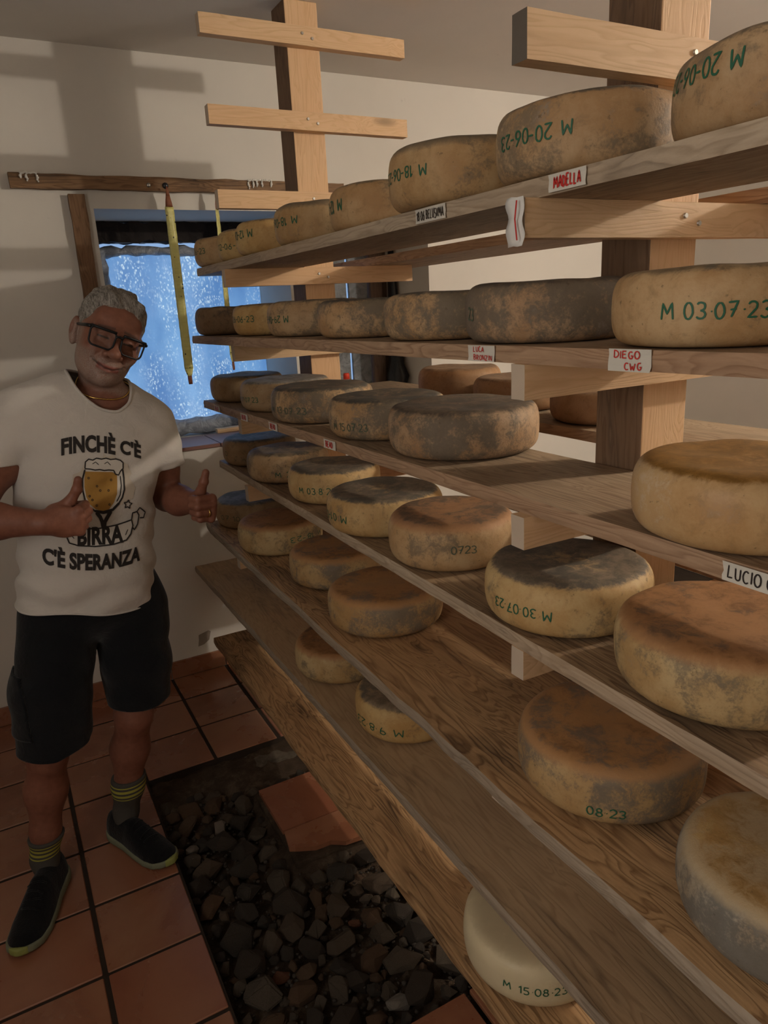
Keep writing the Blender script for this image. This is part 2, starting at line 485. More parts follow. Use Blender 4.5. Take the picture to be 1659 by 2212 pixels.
# floor: slab with a pit, terracotta tiles as pieces
TS = 0.256
PX0, PX1, PY0, PY1 = 0.256, 1.02, 0.64, 2.434          # pit outline
def floor_me():
    bm = bmesh.new()
    z = -0.0035
    xs = [XL - .2, PX0, PX1, XR + .2]; ys = [YF - .2, PY0, PY1, YB]
    for i in range(3):
        for j in range(3):
            if i == 1 and j == 1:
                continue
            box_bm(bm, (xs[i], ys[j], -0.30), (xs[i + 1], ys[j + 1], z))
    return from_bm('floor', bm)
floor = tag(link('floor', floor_me(), M_GROUT), 'terracotta tiled floor with an open pit of rubble', kind='structure')
tile_cache = {}
def tile(x0, y0, x1, y1, ztop=0.0, dz=0.0):
    key = (round(x1 - x0, 3), round(y1 - y0, 3))
    if key not in tile_cache:
        me = box_me('tile', (-key[0] / 2, -key[1] / 2, -0.014), (key[0] / 2, key[1] / 2, 0.0), 0.0025, 1)
        me.materials.append(M_TILE)
        tile_cache[key] = me
    return link('tile', tile_cache[key], None, floor, loc=((x0 + x1) / 2, (y0 + y1) / 2, ztop + dz))
g = 0.0048
for i in range(-5, 13):
    for j in range(-3, 13):
        x0, y0 = i * TS, 1.408 + (j - 5) * TS
        x1, y1 = x0 + TS, y0 + TS
        if y0 > YB - .02 or x0 < XL - .1 or x1 > XR:
            continue
        cxm, cym = (x0 + x1) / 2, (y0 + y1) / 2
        if PX0 - .02 < cxm < PX1 and PY0 < cym < PY1 and not (cxm > .512 and cym < 1.15):
            continue
        if cym > PY1 and x0 > PX1 + .3:
            continue
        y1c = min(y1, YB)
        tile(x0 + .0065, y0 + g, x1 - (.0065 if i != 2 else .009), y1c - g, dz=random.uniform(-.0012, .0012))
# island of two tiles left standing in the pit, on a mortar pedestal
ped = link('mortar_bed', box_me('mortar_bed', (0.575, 1.775, -0.11), (0.98, 2.165, -0.016), 0.01, 2), M_DIRT, floor)
def broken_tile(pts):
    bm = bmesh.new()
    vs_ = [bm.verts.new((*p, 0.0)) for p in pts]
    f = bm.faces.new(vs_)
    r = bmesh.ops.extrude_face_region(bm, geom=[f])
    for v in r['geom']:
        if isinstance(v, bmesh.types.BMVert):
            v.co.z -= 0.016
    bmesh.ops.recalc_face_normals(bm, faces=bm.faces[:])
    return from_bm('tile', bm)
link('tile', broken_tile([(.585, 1.922), (.80, 1.918), (.98, 1.92), (.98, 2.165), (.79, 2.163), (.586, 2.16)]), M_TILE, floor)
link('tile', broken_tile([(.588, 1.915), (.575, 1.84), (.60, 1.825), (.65, 1.80), (.70, 1.798), (.74, 1.77), (.79, 1.765), (.98, 1.77), (.98, 1.914)]), M_TILE, floor)
# pit earth and mortar strips
def dirt_me():
    V, F = [], []
    nx, ny = 48, 110
    for j in range(ny + 1):
        for i in range(nx + 1):
            x = PX0 - .01 + (PX1 - PX0 + .02) * i / nx
            y = PY0 - .01 + (PY1 - PY0 + .02) * j / ny
            z = -0.072 + 0.02 * mnoise.noise((x * 6, y * 6, 0)) + 0.012 * mnoise.noise((x * 25, y * 25, 3))
            edge = max(0, (y - 2.17) / .16) + .8 * max(0, 1 - math.hypot(max(0, .575 - x), max(0, 1.775 - y, y - 2.165)) / .10)
            z += 0.042 * min(1, edge)
            V.append((x, y, z))
    for j in range(ny):
        for i in range(nx):
            a = j * (nx + 1) + i
            F.append((a, a + 1, a + nx + 2, a + nx + 1))
    return mesh_pd('pit_earth', V, F)
tag(link('pit_earth', dirt_me(), M_DIRT, floor, smooth=True), 'bare earth at the bottom of the pit')
link('mortar_strip', box_me('mortar_strip', (0.50, 2.33, -0.12), (1.02, 2.434, -0.03), 0.012, 2), M_CONC, floor)

# baseboard tiles on the back wall
bb = empty('baseboard_back', (0, YB, 0))
tag(bb, 'terracotta skirting tiles along the wall', kind='structure')
for i in range(-5, 13):
    x0 = i * TS
    if x0 < XL or x0 + TS > XR:
        continue
    me = box_me('skirting_tile', (x0 + .002, -0.011, 0.002), (x0 + TS - .002, 0.0, 0.085), 0.002, 1)
    link('tile', me, M_TILE, bb)

# ------------------------------------------------------------------ windows
def film_mat(name, specks, base_a, base_b, strength):
    t = NT(name)
    p = t.coord()
    stretch = t.vmath('MULTIPLY', p, (1.0, 1.0, 0.33))
    big = t.noise(t.vmath('MULTIPLY', p, (1, 1, 0.45)), 6.5, 3, 0.5)
    col = t.mix(t.ramp(big, [(0.3, 0.0), (0.7, 1.0)]), base_a, base_b)
    if specks:
        v = t.n('ShaderNodeTexVoronoi')
        t.set(v.inputs['Vector'], t.vmath('ADD', t.vmath('MULTIPLY', p, (1, 1, 0.6)), t.comb(t.math('MULTIPLY', t.noise(p, 30, 2), 0.02), 0.0, t.math('MULTIPLY', t.noise(p, 22, 2), 0.03))))
        v.inputs['Scale'].default_value = 105
        d = t.ramp(v.outputs['Distance'], [(0.18, 1.0), (0.5, 0.0)])
        zone = t.ramp(t.noise(stretch, 9.0, 4, 0.6), [(0.46, 0.0), (0.62, 1.0)])
        fr = t.ramp(t.noise(t.vmath('MULTIPLY', p, (1, 1, 0.8)), 120, 3, 0.6), [(0.42, 0.0), (0.6, 1.0)])
        f = t.math('MULTIPLY', t.math('MULTIPLY', d, zone), t.math('ADD', t.math('MULTIPLY', fr, 0.75), 0.25), clamp=True)
        col = t.mix(f, col, (0.75, 0.92, 1.0))
    b = t.b
    t.set(b.inputs['Emission Color'], col)
    b.inputs['Emission Strength'].default_value = strength
    t.bump(t.noise(p, 12, 5, 0.6, 1.0), 0.5, 0.01)
    return t.done((0.10, 0.13, 0.17), 0.3, 0.5)
M_FILM = film_mat('lit_plastic_film', True, (0.075, 0.21, 0.50), (0.19, 0.40, 0.72), 0.72)
def cloth_film(name, col, rough=0.4):
    t = NT(name)
    p = t.coord()
    n1 = t.noise(p, 18, 6, 0.6, 1.2)
    c = t.mix(t.ramp(n1, [(0.35, 0.0), (0.7, 1.0)]), col, tuple(x * 0.45 for x in col))
    t.bump(n1, 0.8, 0.02)
    return t.done(c, rough, 0.5)
M_SHEET = cloth_film('grey_plastic_sheet', (0.34, 0.36, 0.40))
M_SHEET2 = cloth_film('grey_panel', (0.26, 0.275, 0.29), 0.5)
M_LINTEL = plain('rotten_lintel', (0.035, 0.028, 0.025), 0.9, 0.1, var=0.5)
M_FRAME = wood('old_window_frame', (0.22, 0.15, 0.11), (0.13, 0.085, 0.06), 'Z', stain_amt=0.4)

def rough_box(name, lo, hi, n=(24, 3, 3), amp=0.008, fr=18, seed=0.0):
    bm = bmesh.new()
    V = {}
    def vert(i, j, k):
        key = (i, j, k)
        if key not in V:
            p = [lo[a] + (hi[a] - lo[a]) * t_ / n[a] for a, t_ in zip(range(3), key)]
            d = mnoise.noise_vector((p[0] * fr + seed, p[1] * fr, p[2] * fr)) * amp
            V[key] = bm.verts.new((p[0] + d[0], p[1] + d[1], p[2] + d[2]))
        return V[key]
    for a in range(3):
        b, c = (a + 1) % 3, (a + 2) % 3
        for e in (0, n[a]):
            for i in range(n[b]):
                for j in range(n[c]):
                    def P(x, y):
                        k = [0, 0, 0]; k[a] = e; k[b] = x; k[c] = y
                        return vert(*k)
                    f = [P(i, j), P(i + 1, j), P(i + 1, j + 1), P(i, j + 1)]
                    bm.faces.new(f if e else f[::-1])
    bmesh.ops.recalc_face_normals(bm, faces=bm.faces[:])
    return from_bm(name, bm)

# window 1: blue film over the opening
x0, x1, z0, z1 = WIN[0]
YP = 3.585
def frame_me(x0, x1, z0, z1, y0, y1, w):
    bm = bmesh.new()
    box_bm(bm, (x0, y0, z0), (x0 + w, y1, z1)); box_bm(bm, (x1 - w, y0, z0), (x1, y1, z1))
    box_bm(bm, (x0 + w, y0, z0), (x1 - w, y1, z0 + w)); box_bm(bm, (x0 + w, y0, z1 - w), (x1 - w, y1, z1))
    return from_bm('window_frame', bm)
w1 = empty('window_1', ((x0 + x1) / 2, YP, z0)); tag(w1, 'window sealed with blue lit plastic film', kind='structure')
def wpart(name, me, mat, smooth=False):
    o = link(name, me, mat, w1, smooth)
    o.matrix_parent_inverse = Matrix.Translation(w1.location).inverted()
    return o
wpart('window_frame', frame_me(x0, x1, z0 + .03, z1 - .05, YP, YP + .04, .035), M_FRAME)
def film_me(x0, x1, z0, z1, y, n=40, amp=0.006):
    V, F = [], []
    for j in range(n + 1):
        for i in range(n + 1):
            u, w = i / n, j / n
            e = min(u, 1 - u, w, 1 - w)
            yy = y - 0.012 * math.exp(-e * 14) + amp * mnoise.noise((u * 5, w * 3, 1.3)) - 0.008 * math.exp(-w * 9) * (1 + mnoise.noise((u * 9, 0, 0)))
            V.append((x0 + (x1 - x0) * u, yy, z0 + (z1 - z0) * w))
    for j in range(n):
        for i in range(n):
            a = j * (n + 1) + i
            F.append((a, a + 1, a + n + 2, a + n + 1))
    return mesh_pd('pane', V, F)
wpart('pane', film_me(x0 + .075, x1 - .003, z0 + .085, z1 - .125, YP - .004), M_FILM, True)
# crumpled sheet edges: left fold, top fold, bottom fold
def fold(pts, rad, name, seed):
    V, F = tube(pts, rad, 10)
    V = [Vector(v) + mnoise.noise_vector(Vector(v) * 22 + Vector((seed, 0, 0))) * 0.016 for v in V]
    return mesh_pd(name, V, F)
wpart('plastic_fold', fold([(x0 + .045, YP - .02, z0 + .05 + .8 * k / 24) for k in range(25)], .038, 'plastic_fold', 1), M_SHEET, True)
wpart('plastic_fold', fold([(x0 + .02 + .76 * k / 24, YP - .02, z1 - .125) for k in range(25)], .022, 'plastic_fold', 5), M_SHEET, True)
wpart('plastic_fold', fold([(x0 + .03 + .74 * k / 24, YP - .05, z0 + .045) for k in range(25)], .040, 'plastic_fold', 9), M_SHEET, True)
wpart('lintel_beam', rough_box('lintel_beam', (x0 - .01, YP - .05, z1 - .085), (x1 + .01, YP + .04, z1 - .004), (40, 3, 4), 0.014, 22), M_LINTEL)
for k, (a, b) in enumerate(((x0 + .01, .66), (.664, .86), (.864, 1.06), (1.064, x1 - .01))):
    wpart('sill_tile', box_me('sill_tile', (a, YB - .012, z0 - .004), (b, YB + .27, z0 + .012), .002, 1), plain('sill_tile_clay', (0.30, 0.16, 0.13), 0.4, 0.5, var=0.3) if k == 0 else bpy.data.materials['sill_tile_clay'])
for k, (a, b, y) in enumerate(((.62, .74, 3.43), (.93, 1.10, 3.42))):
    wpart('wood_offcut', rough_box('wood_offcut', (a, y, z0 + .012), (b, y + .04, z0 + .032), (6, 2, 2), .003), M_PINE_X)

# window 2: dim, panelled in grey plastic with a brown frame
x0, x1, z0, z1 = WIN[1]
w2 = empty('window_2', ((x0 + x1) / 2, YP, z0)); tag(w2, 'dim window boarded with grey plastic behind the rack', kind='structure')
def wpart2(name, me, mat, smooth=False):
    o = link(name, me, mat, w2, smooth)
    o.matrix_parent_inverse = Matrix.Translation(w2.location).inverted()
    return o
wpart2('window_frame', frame_me(x0, x1, z0, z1, YP + .01, YP + .05, .05), M_FRAME)
wpart2('mullion', box_me('mullion', (1.875, YP - .03, z0), (1.945, YP + .02, z1), .004), M_FRAME)
for k, (a, b) in enumerate(((x0 + .05, 1.60), (1.61, 1.75), (1.76, 1.87))):
    wpart2('grey_panel', box_me('grey_panel', (a, YP + (k % 2) * .012, z0 + .05), (b, YP + .02 + (k % 2) * .012, z1 - .05), .003), M_SHEET2)

# ------------------------------------------------------------------ battens on the back wall
bat = tag(link('wall_batten', rough_box('wall_batten', (0.195, YB - .028, 2.105), (1.54, YB, 2.155), (50, 2, 4), 0.004, 14), M_OLDWOOD_X), 'long dark wooden batten fixed level above the window', 'batten')
for k, (xx, mm_, rr_) in enumerate(((0.689, M_STEEL, .009), (0.754, M_DARKSTEEL, .012))):
    bm = bmesh.new()
    bmesh.ops.create_uvsphere(bm, u_segments=14, v_segments=8, radius=rr_, matrix=Matrix.Translation((xx, YB - .028, 2.125)) @ Matrix.Diagonal((1, .7, 1, 1)))
    link('bolt_head', from_bm('bolt_head', bm), mm_, bat, True)
def drips(xs, seed):
    bm = bmesh.new()
    rr = random.Random(seed)
    for x in xs:
        L = rr.uniform(.012, .03)
        for k in range(5):
            sph(bm, (x + rr.uniform(-.002, .002), YB - .031, 2.152 - L * k / 4), .006 - .0012 * abs(k - 2), 1)
    for x in np.linspace(xs[0], xs[-1], 14):
        sph(bm, (x, YB - .026, 2.156 + rr.uniform(-.002, .002)), .005, 1)
    return from_bm('sealant_drips', bm)
link('sealant_drips', drips([.235, .255, .29], 1), M_FOAM, bat, True)
link('sealant_drips', drips([1.10, 1.12, 1.135, 1.16, 1.20], 2), M_FOAM, bat, True)
tag(link('upright_batten', rough_box('upright_batten', (0.388, YB - .026, 1.35), (0.446, YB, 2.088), (3, 2, 40), 0.004, 14), M_OLDWOOD_Z), 'short upright dark batten on the wall beside the window', 'batten')

# ------------------------------------------------------------------ rack: two posts with cross arms
LEV = [0.27, 0.52, 0.77, 1.018, 1.266, 1.52, 1.766, 2.013, 2.262, 2.515]
rack = tag(empty('cheese_rack', (1.12, 1.75, 0)), 'pine cheese rack of two posts with level cross arms', 'rack')
def rpart(name, me, mat, smooth=False, par=None):
    o = link(name, me, mat, par or rack, smooth)
    o.matrix_parent_inverse = Matrix.Translation(rack.location).inverted() if par is None else Matrix.Identity(4)
    return o
_bm = bmesh.new()
bmesh.ops.create_cone(_bm, cap_ends=True, segments=10, radius1=.005, radius2=.004, depth=.003, matrix=Matrix.Rotation(math.pi / 2, 4, 'X'))
SCREW = from_bm('screw', _bm)
SCREW.materials.append(M_STEEL)
for (py, n) in ((0.948, 0), (2.507, 1)):
    po_ = rpart('post', box_me('post', (1.058, py + .001, 0.0), (1.175, py + .118, ZC), .003), M_PINE_Z)
    po_.data.materials.append(M_POSTSIDE)
    for p_ in po_.data.polygons:
        if p_.normal.x < -.7: p_.material_index = 1
    for li, z in enumerate(LEV):
        xl = 0.752 if n != 1 else 0.758
        if li < 3: xl = 0.70
        jx = random.uniform(-.004, .004)
        th = .064 if (n == 0 and z > 1.9) else .057
        a = rpart('arm', rough_box('arm', (xl + jx, py - .034, z - th), (1.487 + jx * 2, py, z), (14, 2, 2), .0008, 30, z), M_PINE_X)
        a.data.materials.append(M_ENDGRAIN if (n == 0 and li >= 7) else M_ENDPALE)
        for p_ in a.data.polygons:
            if p_.normal.x < -.9: p_.material_index = 1
        if n < 2:
            for (sx, sz) in ((1.10, -.022), (1.135, -.034)):
                link('screw', SCREW, None, a, loc=(sx, py - .0355, z + sz))
        if n == 0 and li == 6:          # folded paper stapled to the arm end
            V, F = [], []
            N = 12
            for i in range(N + 1):
                zz = z + .002 - (.07) * i / N
                for j, yy in enumerate((py + .002, py - .012, py - .024, py - .037)):
                    V.append((xl + jx - .005 - .0025 * math.sin(i * .9 + j), yy + .0012 * math.sin(i * 1.1), zz + .001 * math.sin(j * 2)))
            for i in range(N):
                for j in range(3):
                    b = i * 4 + j
                    F.append((b, b + 1, b + 5, b + 4))
            pm = mesh_pd('paper_slip', V, F)
            po = link('paper_slip', pm, M_PAPER, a, True)
            po['label'] = 'crumpled white paper slip on the arm end'
            po.modifiers.new('t', 'SOLIDIFY').thickness = 0.0008
            tv, tf = tube([(xl - .0155, py - .031, z - .004), (xl - .0165, py - .028, z - .03), (xl - .015, py - .031, z - .06)], .0012, 5)
            link('red_stripe', mesh_pd('red_stripe', tv, tf), M_RED, a)

# ------------------------------------------------------------------ shelf boards
BT = 0.028
def board_me(name, xa, xb, y0, y1, width, z, seed, amp=0.0022, wane=0.0):
    """front edge x = xa + xb*y, top at z+BT"""
    ny, nx, nz = 90, 8, 3
    bm = bmesh.new()
    V = {}
    def vert(i, j, k):
        if (i, j, k) not in V:
            y = y0 + (y1 - y0) * j / ny
            u = i / nx
            x = xa + xb * y + width * u
            zz = z + BT * k / nz
            if i == 0:
                x += (abs(mnoise.noise((y * 5, seed, 0))) * wane + mnoise.noise((y * 16, seed, k)) * amp)
                if k == nz: x += .0022
                if k == 0: x += .0015
            if k == nz: zz += mnoise.noise((x * 14, y * 5, seed)) * amp * .5
            if k == 0: zz += abs(mnoise.noise((x * 14, y * 5, seed + 9))) * amp * .4
            if j in (0, ny): y += mnoise.noise((x * 18, k, seed)) * .006
            V[(i, j, k)] = bm.verts.new((x, y, zz))
        return V[(i, j, k)]
    n = (nx, ny, nz)
    for a in range(3):
        b, c = (a + 1) % 3, (a + 2) % 3
        for e in (0, n[a]):
            for i in range(n[b]):
                for j in range(n[c]):
                    def P(x, y):
                        k = [0, 0, 0]; k[a] = e; k[b] = x; k[c] = y
                        return vert(*k)
                    f = [P(i, j), P(i + 1, j), P(i + 1, j + 1), P(i, j + 1)]
                    bm.faces.new(f if e else f[::-1])
    bmesh.ops.recalc_face_normals(bm, faces=bm.faces[:])
    me = from_bm(name, bm)
    for p_ in me.polygons:
        if p_.normal.x < -.7: p_.material_index = 1
    return me
YN = -0.35
BO = {  # level: xa, xb, y end, width, material, wane, label
 1: (.775, -.002, 2.875, .262, M_BOARD_GREY, .004, 'weathered grey shelf board, highest of the loaded boards'),
 2: (.775, -.020, 2.86, .295, M_BOARD_GREY, .002, 'shelf board at eye level with two white tape labels'),
 3: (.779, -.0125, 2.90, .285, M_BOARD_GREY, .002, 'shelf board third from top with small red lettered labels'),
 4: (.737, .0135, 2.89, .283, M_BOARD_DARK, .002, 'dark stained shelf board fourth from top'),
 5: (.645, .0135, 2.88, .37, M_BOARD_OAK, .010, 'wide knotty brown shelf board fifth from top'),
 6: (.656, .003, 3.085, .385, M_BOARD_SMOOTH, .004, 'stained grey brown shelf board second from the floor'),
 7: (.650, 0.0, 2.845, .39, M_BOARD_OAK, .008, 'lowest brown shelf board just above the rubble pit'),
}
LZ = {1: 1.766, 2: 1.52, 3: 1.266, 4: 1.018, 5: .77, 6: .52, 7: .27}
BOARD = {}
for k, (xa, xb, ye, w, mt, wane, lab) in BO.items():
    BOARD[k] = tag(link('shelf_board', board_me('shelf_board', xa, xb, YN, ye, w, LZ[k], k * 3.7, wane=wane), mt), lab, 'shelf board', 'boards on the front of the rack')
    BOARD[k].data.materials.append({1: M_EDGE_PALE, 2: M_EDGE_TAN, 3: M_EDGE_TAN, 4: M_EDGE_PALE, 5: M_EDGE_GREY, 6: M_EDGE_GREY, 7: M_BOARD_OAK}[k])
REAR = {1: 'rear shelf board behind the posts at the highest loaded level', 3: 'rear shelf board behind the posts carrying brown cheeses', 4: 'unseen rear shelf board added below the brown cheeses for shade'}  # the lowest rear board is unseen, added to block lamp light
for k, lab in REAR.items():
    BOARD[-k] = tag(link('shelf_board', board_me('shelf_board', 1.30, 0.0, YN, 2.9, .305, LZ[k], k * 7.1), M_BOARD_GREY), lab, 'shelf board', 'boards on the back of the rack')
    BOARD[-k].data.materials.append(M_EDGE_TAN)

# tape labels on the front edges
def tape(k, yc, wy, hz, lines, ink, zc=None, stroke=.11, flip=False, seed=0):
    xa, xb = BO[k][0], BO[k][1]
    zc = zc if zc is not None else LZ[k] + BT / 2
    rr = random.Random(seed + int(yc * 100))
    X = lambda y, z: xa + xb * y - .0022 - (.0008 if abs(z - zc) > hz * .3 else 0)
    V, F = [], []
    n = 10
    for j in range(n + 1):
        y = yc + wy * (j / n - .5)
        e = rr.uniform(-.0015, .0015) if 0 < j < n else rr.uniform(-.002, .002)
        for i in range(5):
            z = zc + hz * (i / 4 - .5)
            yy = y + (rr.uniform(-.0013, .0013) if j in (0, n) else 0)
            V.append((X(y, z), yy, z))
    for j in range(n):
        for i in range(4):
            a = j * 5 + i
            F.append((a, a + 5, a + 6, a + 1))
    me = mesh_pd('tape_label', V, F)
    o = link('tape_label', me, M_TAPE, BOARD[k])
    o['label'] = 'masking tape label with handwritten name'
    s = o.modifiers.new('t', 'SOLIDIFY'); s.thickness = .0006; s.offset = 0
    nl = len(lines)
    for li, (txt, wf, du) in enumerate(lines):
        zz = zc + hz * (.5 - (li + .5) / nl)
        VV, FF = lettering(txt, hz / nl * .62, wy * wf, lambda u, v: (xa + xb * yc - .0042, yc - u - du, zz + v), stroke, flip, seed + li)
        link('lettering', mesh_pd('lettering', VV, FF), ink, o)
tape(1, .848, .076, .024, [('MADELLA', .72, .002)], M_RED, seed=3, stroke=.17)
tape(1, 1.21, .102, .025, [('18.06 BELUSVMA', .9, .0)], M_BLACKINK, seed=4, stroke=.12)
tape(2, 1.032, .073, .027, [('LUCA', .42, -.006), ('BRONZIN', .72, .006)], M_RED, seed=5, stroke=.17)
tape(2, .707, .072, .030, [('DIEGO', .62, -.004), ('CWG', .42, .008)], M_RED, seed=6, stroke=.18)
for q_, yy in enumerate((1.71, 2.12, 2.393, 2.706)):
    tape(3, yy, .07, .024, [('BEAD', .62, 0)], M_RED, seed=10 + q_, stroke=.2)
tape(3, .47, .16, .025, [('LUCIO CA', .45, -.037)], M_BLACKINK, seed=20, stroke=.13)

# ------------------------------------------------------------------ cheeses
TAN, YEL, BRN, PALE = (0.50, 0.34, 0.18), (0.55, 0.375, 0.165), (0.27, 0.18, 0.105), (0.55, 0.40, 0.24)
GREY, DGREY, ORG = (0.125, 0.112, 0.088), (0.075, 0.070, 0.062), (0.36, 0.17, 0.06)
CM = {
 'tan': cheese_mat('rind_tan', TAN, GREY, 0.05, (0.33, 0.23, 0.13), GREY, 0.2),
 'tanrim': cheese_mat('rind_tan_dark_rim', (0.48, 0.33, 0.17), GREY, 0.22, (0.25, 0.19, 0.12), DGREY, 0.5, rim=(0.17, 0.13, 0.085)),
 'yellow': cheese_mat('rind_yellow', YEL, GREY, 0.05, (0.30, 0.22, 0.14), GREY, 0.35),
 'brown': cheese_mat('rind_brown', BRN, DGREY, 0.35, (0.20, 0.15, 0.10), DGREY, 0.4, fur=0.4),
 'blotch': cheese_mat('rind_blotchy', (0.46, 0.315, 0.175), (0.15, 0.125, 0.09), 0.5, (0.27, 0.20, 0.13), DGREY, 0.5, fur=0.35),
 'mold': cheese_mat('rind_grey_mould', (0.49, 0.33, 0.18), GREY, 0.75, (0.19, 0.15, 0.11), DGREY, 0.7, fur=0.45),
 'moldh': cheese_mat('rind_heavy_mould', (0.42, 0.28, 0.165), (0.12, 0.105, 0.082), 0.78, (0.20, 0.145, 0.10), (0.10, 0.08, 0.065), 0.6, fur=0.6),
 'darktop': cheese_mat('rind_dark_top', (0.54, 0.375, 0.175), GREY, 0.18, (0.24, 0.185, 0.13), (0.105, 0.092, 0.075), 0.55),
 'darktopo': cheese_mat('rind_dark_top_orange_rim', (0.50, 0.34, 0.18), GREY, 0.18, (0.20, 0.15, 0.11), (0.085, 0.072, 0.06), 0.6, rim=(0.40, 0.20, 0.09), fur=0.4),
 'orange': cheese_mat('rind_orange_top', (0.50, 0.36, 0.18), GREY, 0.35, (0.33, 0.155, 0.06), DGREY, 0.3, rim=(0.38, 0.19, 0.08)),
 'orangemold': cheese_mat('rind_orange_mould', (0.45, 0.30, 0.14), (0.13, 0.12, 0.105), 0.6, (0.36, 0.175, 0.07), (0.13, 0.12, 0.105), 0.6, rim=(0.42, 0.215, 0.085), fur=0.4),
 'smooth': cheese_mat('rind_smooth_amber', (0.52, 0.345, 0.17), (0.60, 0.47, 0.31), 0.45, (0.37, 0.19, 0.05), (0.30, 0.15, 0.04), 0.3, fur=0.12, rough=0.42),
 'furry': cheese_mat('rind_grey_fur', (0.38, 0.33, 0.25), (0.12, 0.115, 0.105), 0.62, (0.50, 0.26, 0.06), (0.58, 0.38, 0.15), 0.3, rim=(0.46, 0.35, 0.21), fur=0.5),
 'white': cheese_mat('fresh_white', (0.66, 0.56, 0.37), (0.64, 0.54, 0.36), 0.0, (0.60, 0.50, 0.32), (0.6, 0.5, 0.32), 0.0, fur=0.04, rough=0.4),
 'rear': cheese_mat('rind_rear_brown', (0.34, 0.20, 0.105), (0.20, 0.12, 0.07), 0.2, (0.30, 0.175, 0.095), (0.2, 0.12, 0.07), 0.2, fur=0.1),
 'lilac': cheese_mat('rind_bloom_top', (0.40, 0.28, 0.16), GREY, 0.2, (0.30, 0.27, 0.24), GREY, 0.5),
}
EDGE, EXPN = 0.040, 3.0
def rim_r(r, h, z):
    s = min(1.0, abs(2 * z / h - 1))
    return (r - EDGE) + EDGE * max(0.0, 1 - s ** EXPN) ** (1 / EXPN)
def wob(th, z, seed):
    return 1 + 0.010 * mnoise.noise((math.cos(th) * 1.3 + seed, math.sin(th) * 1.3, z * 8)) + 0.006 * mnoise.noise((math.cos(th) * 4 + seed, math.sin(th) * 4, z * 30))
def cheese_me(r, h, seed):
    N = 72
    rings = []
    for k in range(0, 19):                     # side from bottom to top
        a = -90 + 180 * k / 18
        ca, sa = math.cos(math.radians(a)), math.sin(math.radians(a))
        rr = (r - EDGE) + EDGE * max(ca, 0) ** (2 / EXPN)
        z = h / 2 + h / 2 * math.copysign(abs(sa) ** (2 / EXPN), sa)
        rings.append((rr, z))
    for q in (0.85, 0.6, 0.3):
        rings.append(((r - EDGE) * q, h))
    V, F = [], []
    for (rr, z) in rings:
        for i in range(N):
            th = 2 * math.pi * i / N
            w = wob(th, z, seed)
            x, y = rr * w * math.cos(th), rr * w * math.sin(th)
            zz = z
            if z > h * .8:
                zz += 0.0035 * mnoise.noise((x * 14 + seed, y * 14, 0)) - 0.004 * max(0, (1 - rr / (r - EDGE)) if rr < r - EDGE else 0)
            V.append((x, y, zz))
    n = len(rings)
    for k in range(n - 1):
        for i in range(N):
            F.append((k * N + i, k * N + (i + 1) % N, (k + 1) * N + (i + 1) % N, (k + 1) * N + i))
    V.append((0, 0, h - .004)); c = len(V) - 1
    for i in range(N):
        F.append(((n - 1) * N + i, (n - 1) * N + (i + 1) % N, c))
    F.append(tuple(range(N))[::-1])
    return mesh_pd('aged_cheese', V, F)
def cheese(level, X, Y, r, h, style, label, text=None, group=None):
    lv = 3 if level == 8 else level
    zb = LZ[lv] + BT + 0.0012
    seed = X * 13.1 + Y * 7.7 + level
    o = tag(link('aged_cheese', cheese_me(r, h, seed), CM[style], None, True, (X, Y, zb)), label, 'cheese', group or {1: 'cheeses on the highest board', 2: 'cheeses on the eye level board', 3: 'cheeses on the third board', 4: 'cheeses on the fourth board', 5: 'cheeses on the fifth board', 6: 'cheeses on the sixth board', 7: 'cheeses on the lowest board', 8: 'cheeses on the rear board'}[level])
    if text:
        txt, a0, a1, zc, th_, flip, ink = text
        t0, t1 = math.radians(a0), math.radians(a1 if a1 > a0 else a1 + 360)
        tm = (t0 + t1) / 2
        def fn(u, v):
            th = tm + u / r
            z = zc + v
            R_ = rim_r(r, h, z) * wob(th, z, seed) + 0.0011
            return (R_ * math.cos(th), R_ * math.sin(th), z)
        V, F = lettering(txt, th_, (t1 - t0) * r, fn, 0.128, flip, int(seed * 10))
        link('date_marking', mesh_pd('date_marking', V, F), M_GREEN if ink == 1 else M_GREEN_FADE, o)
    return o
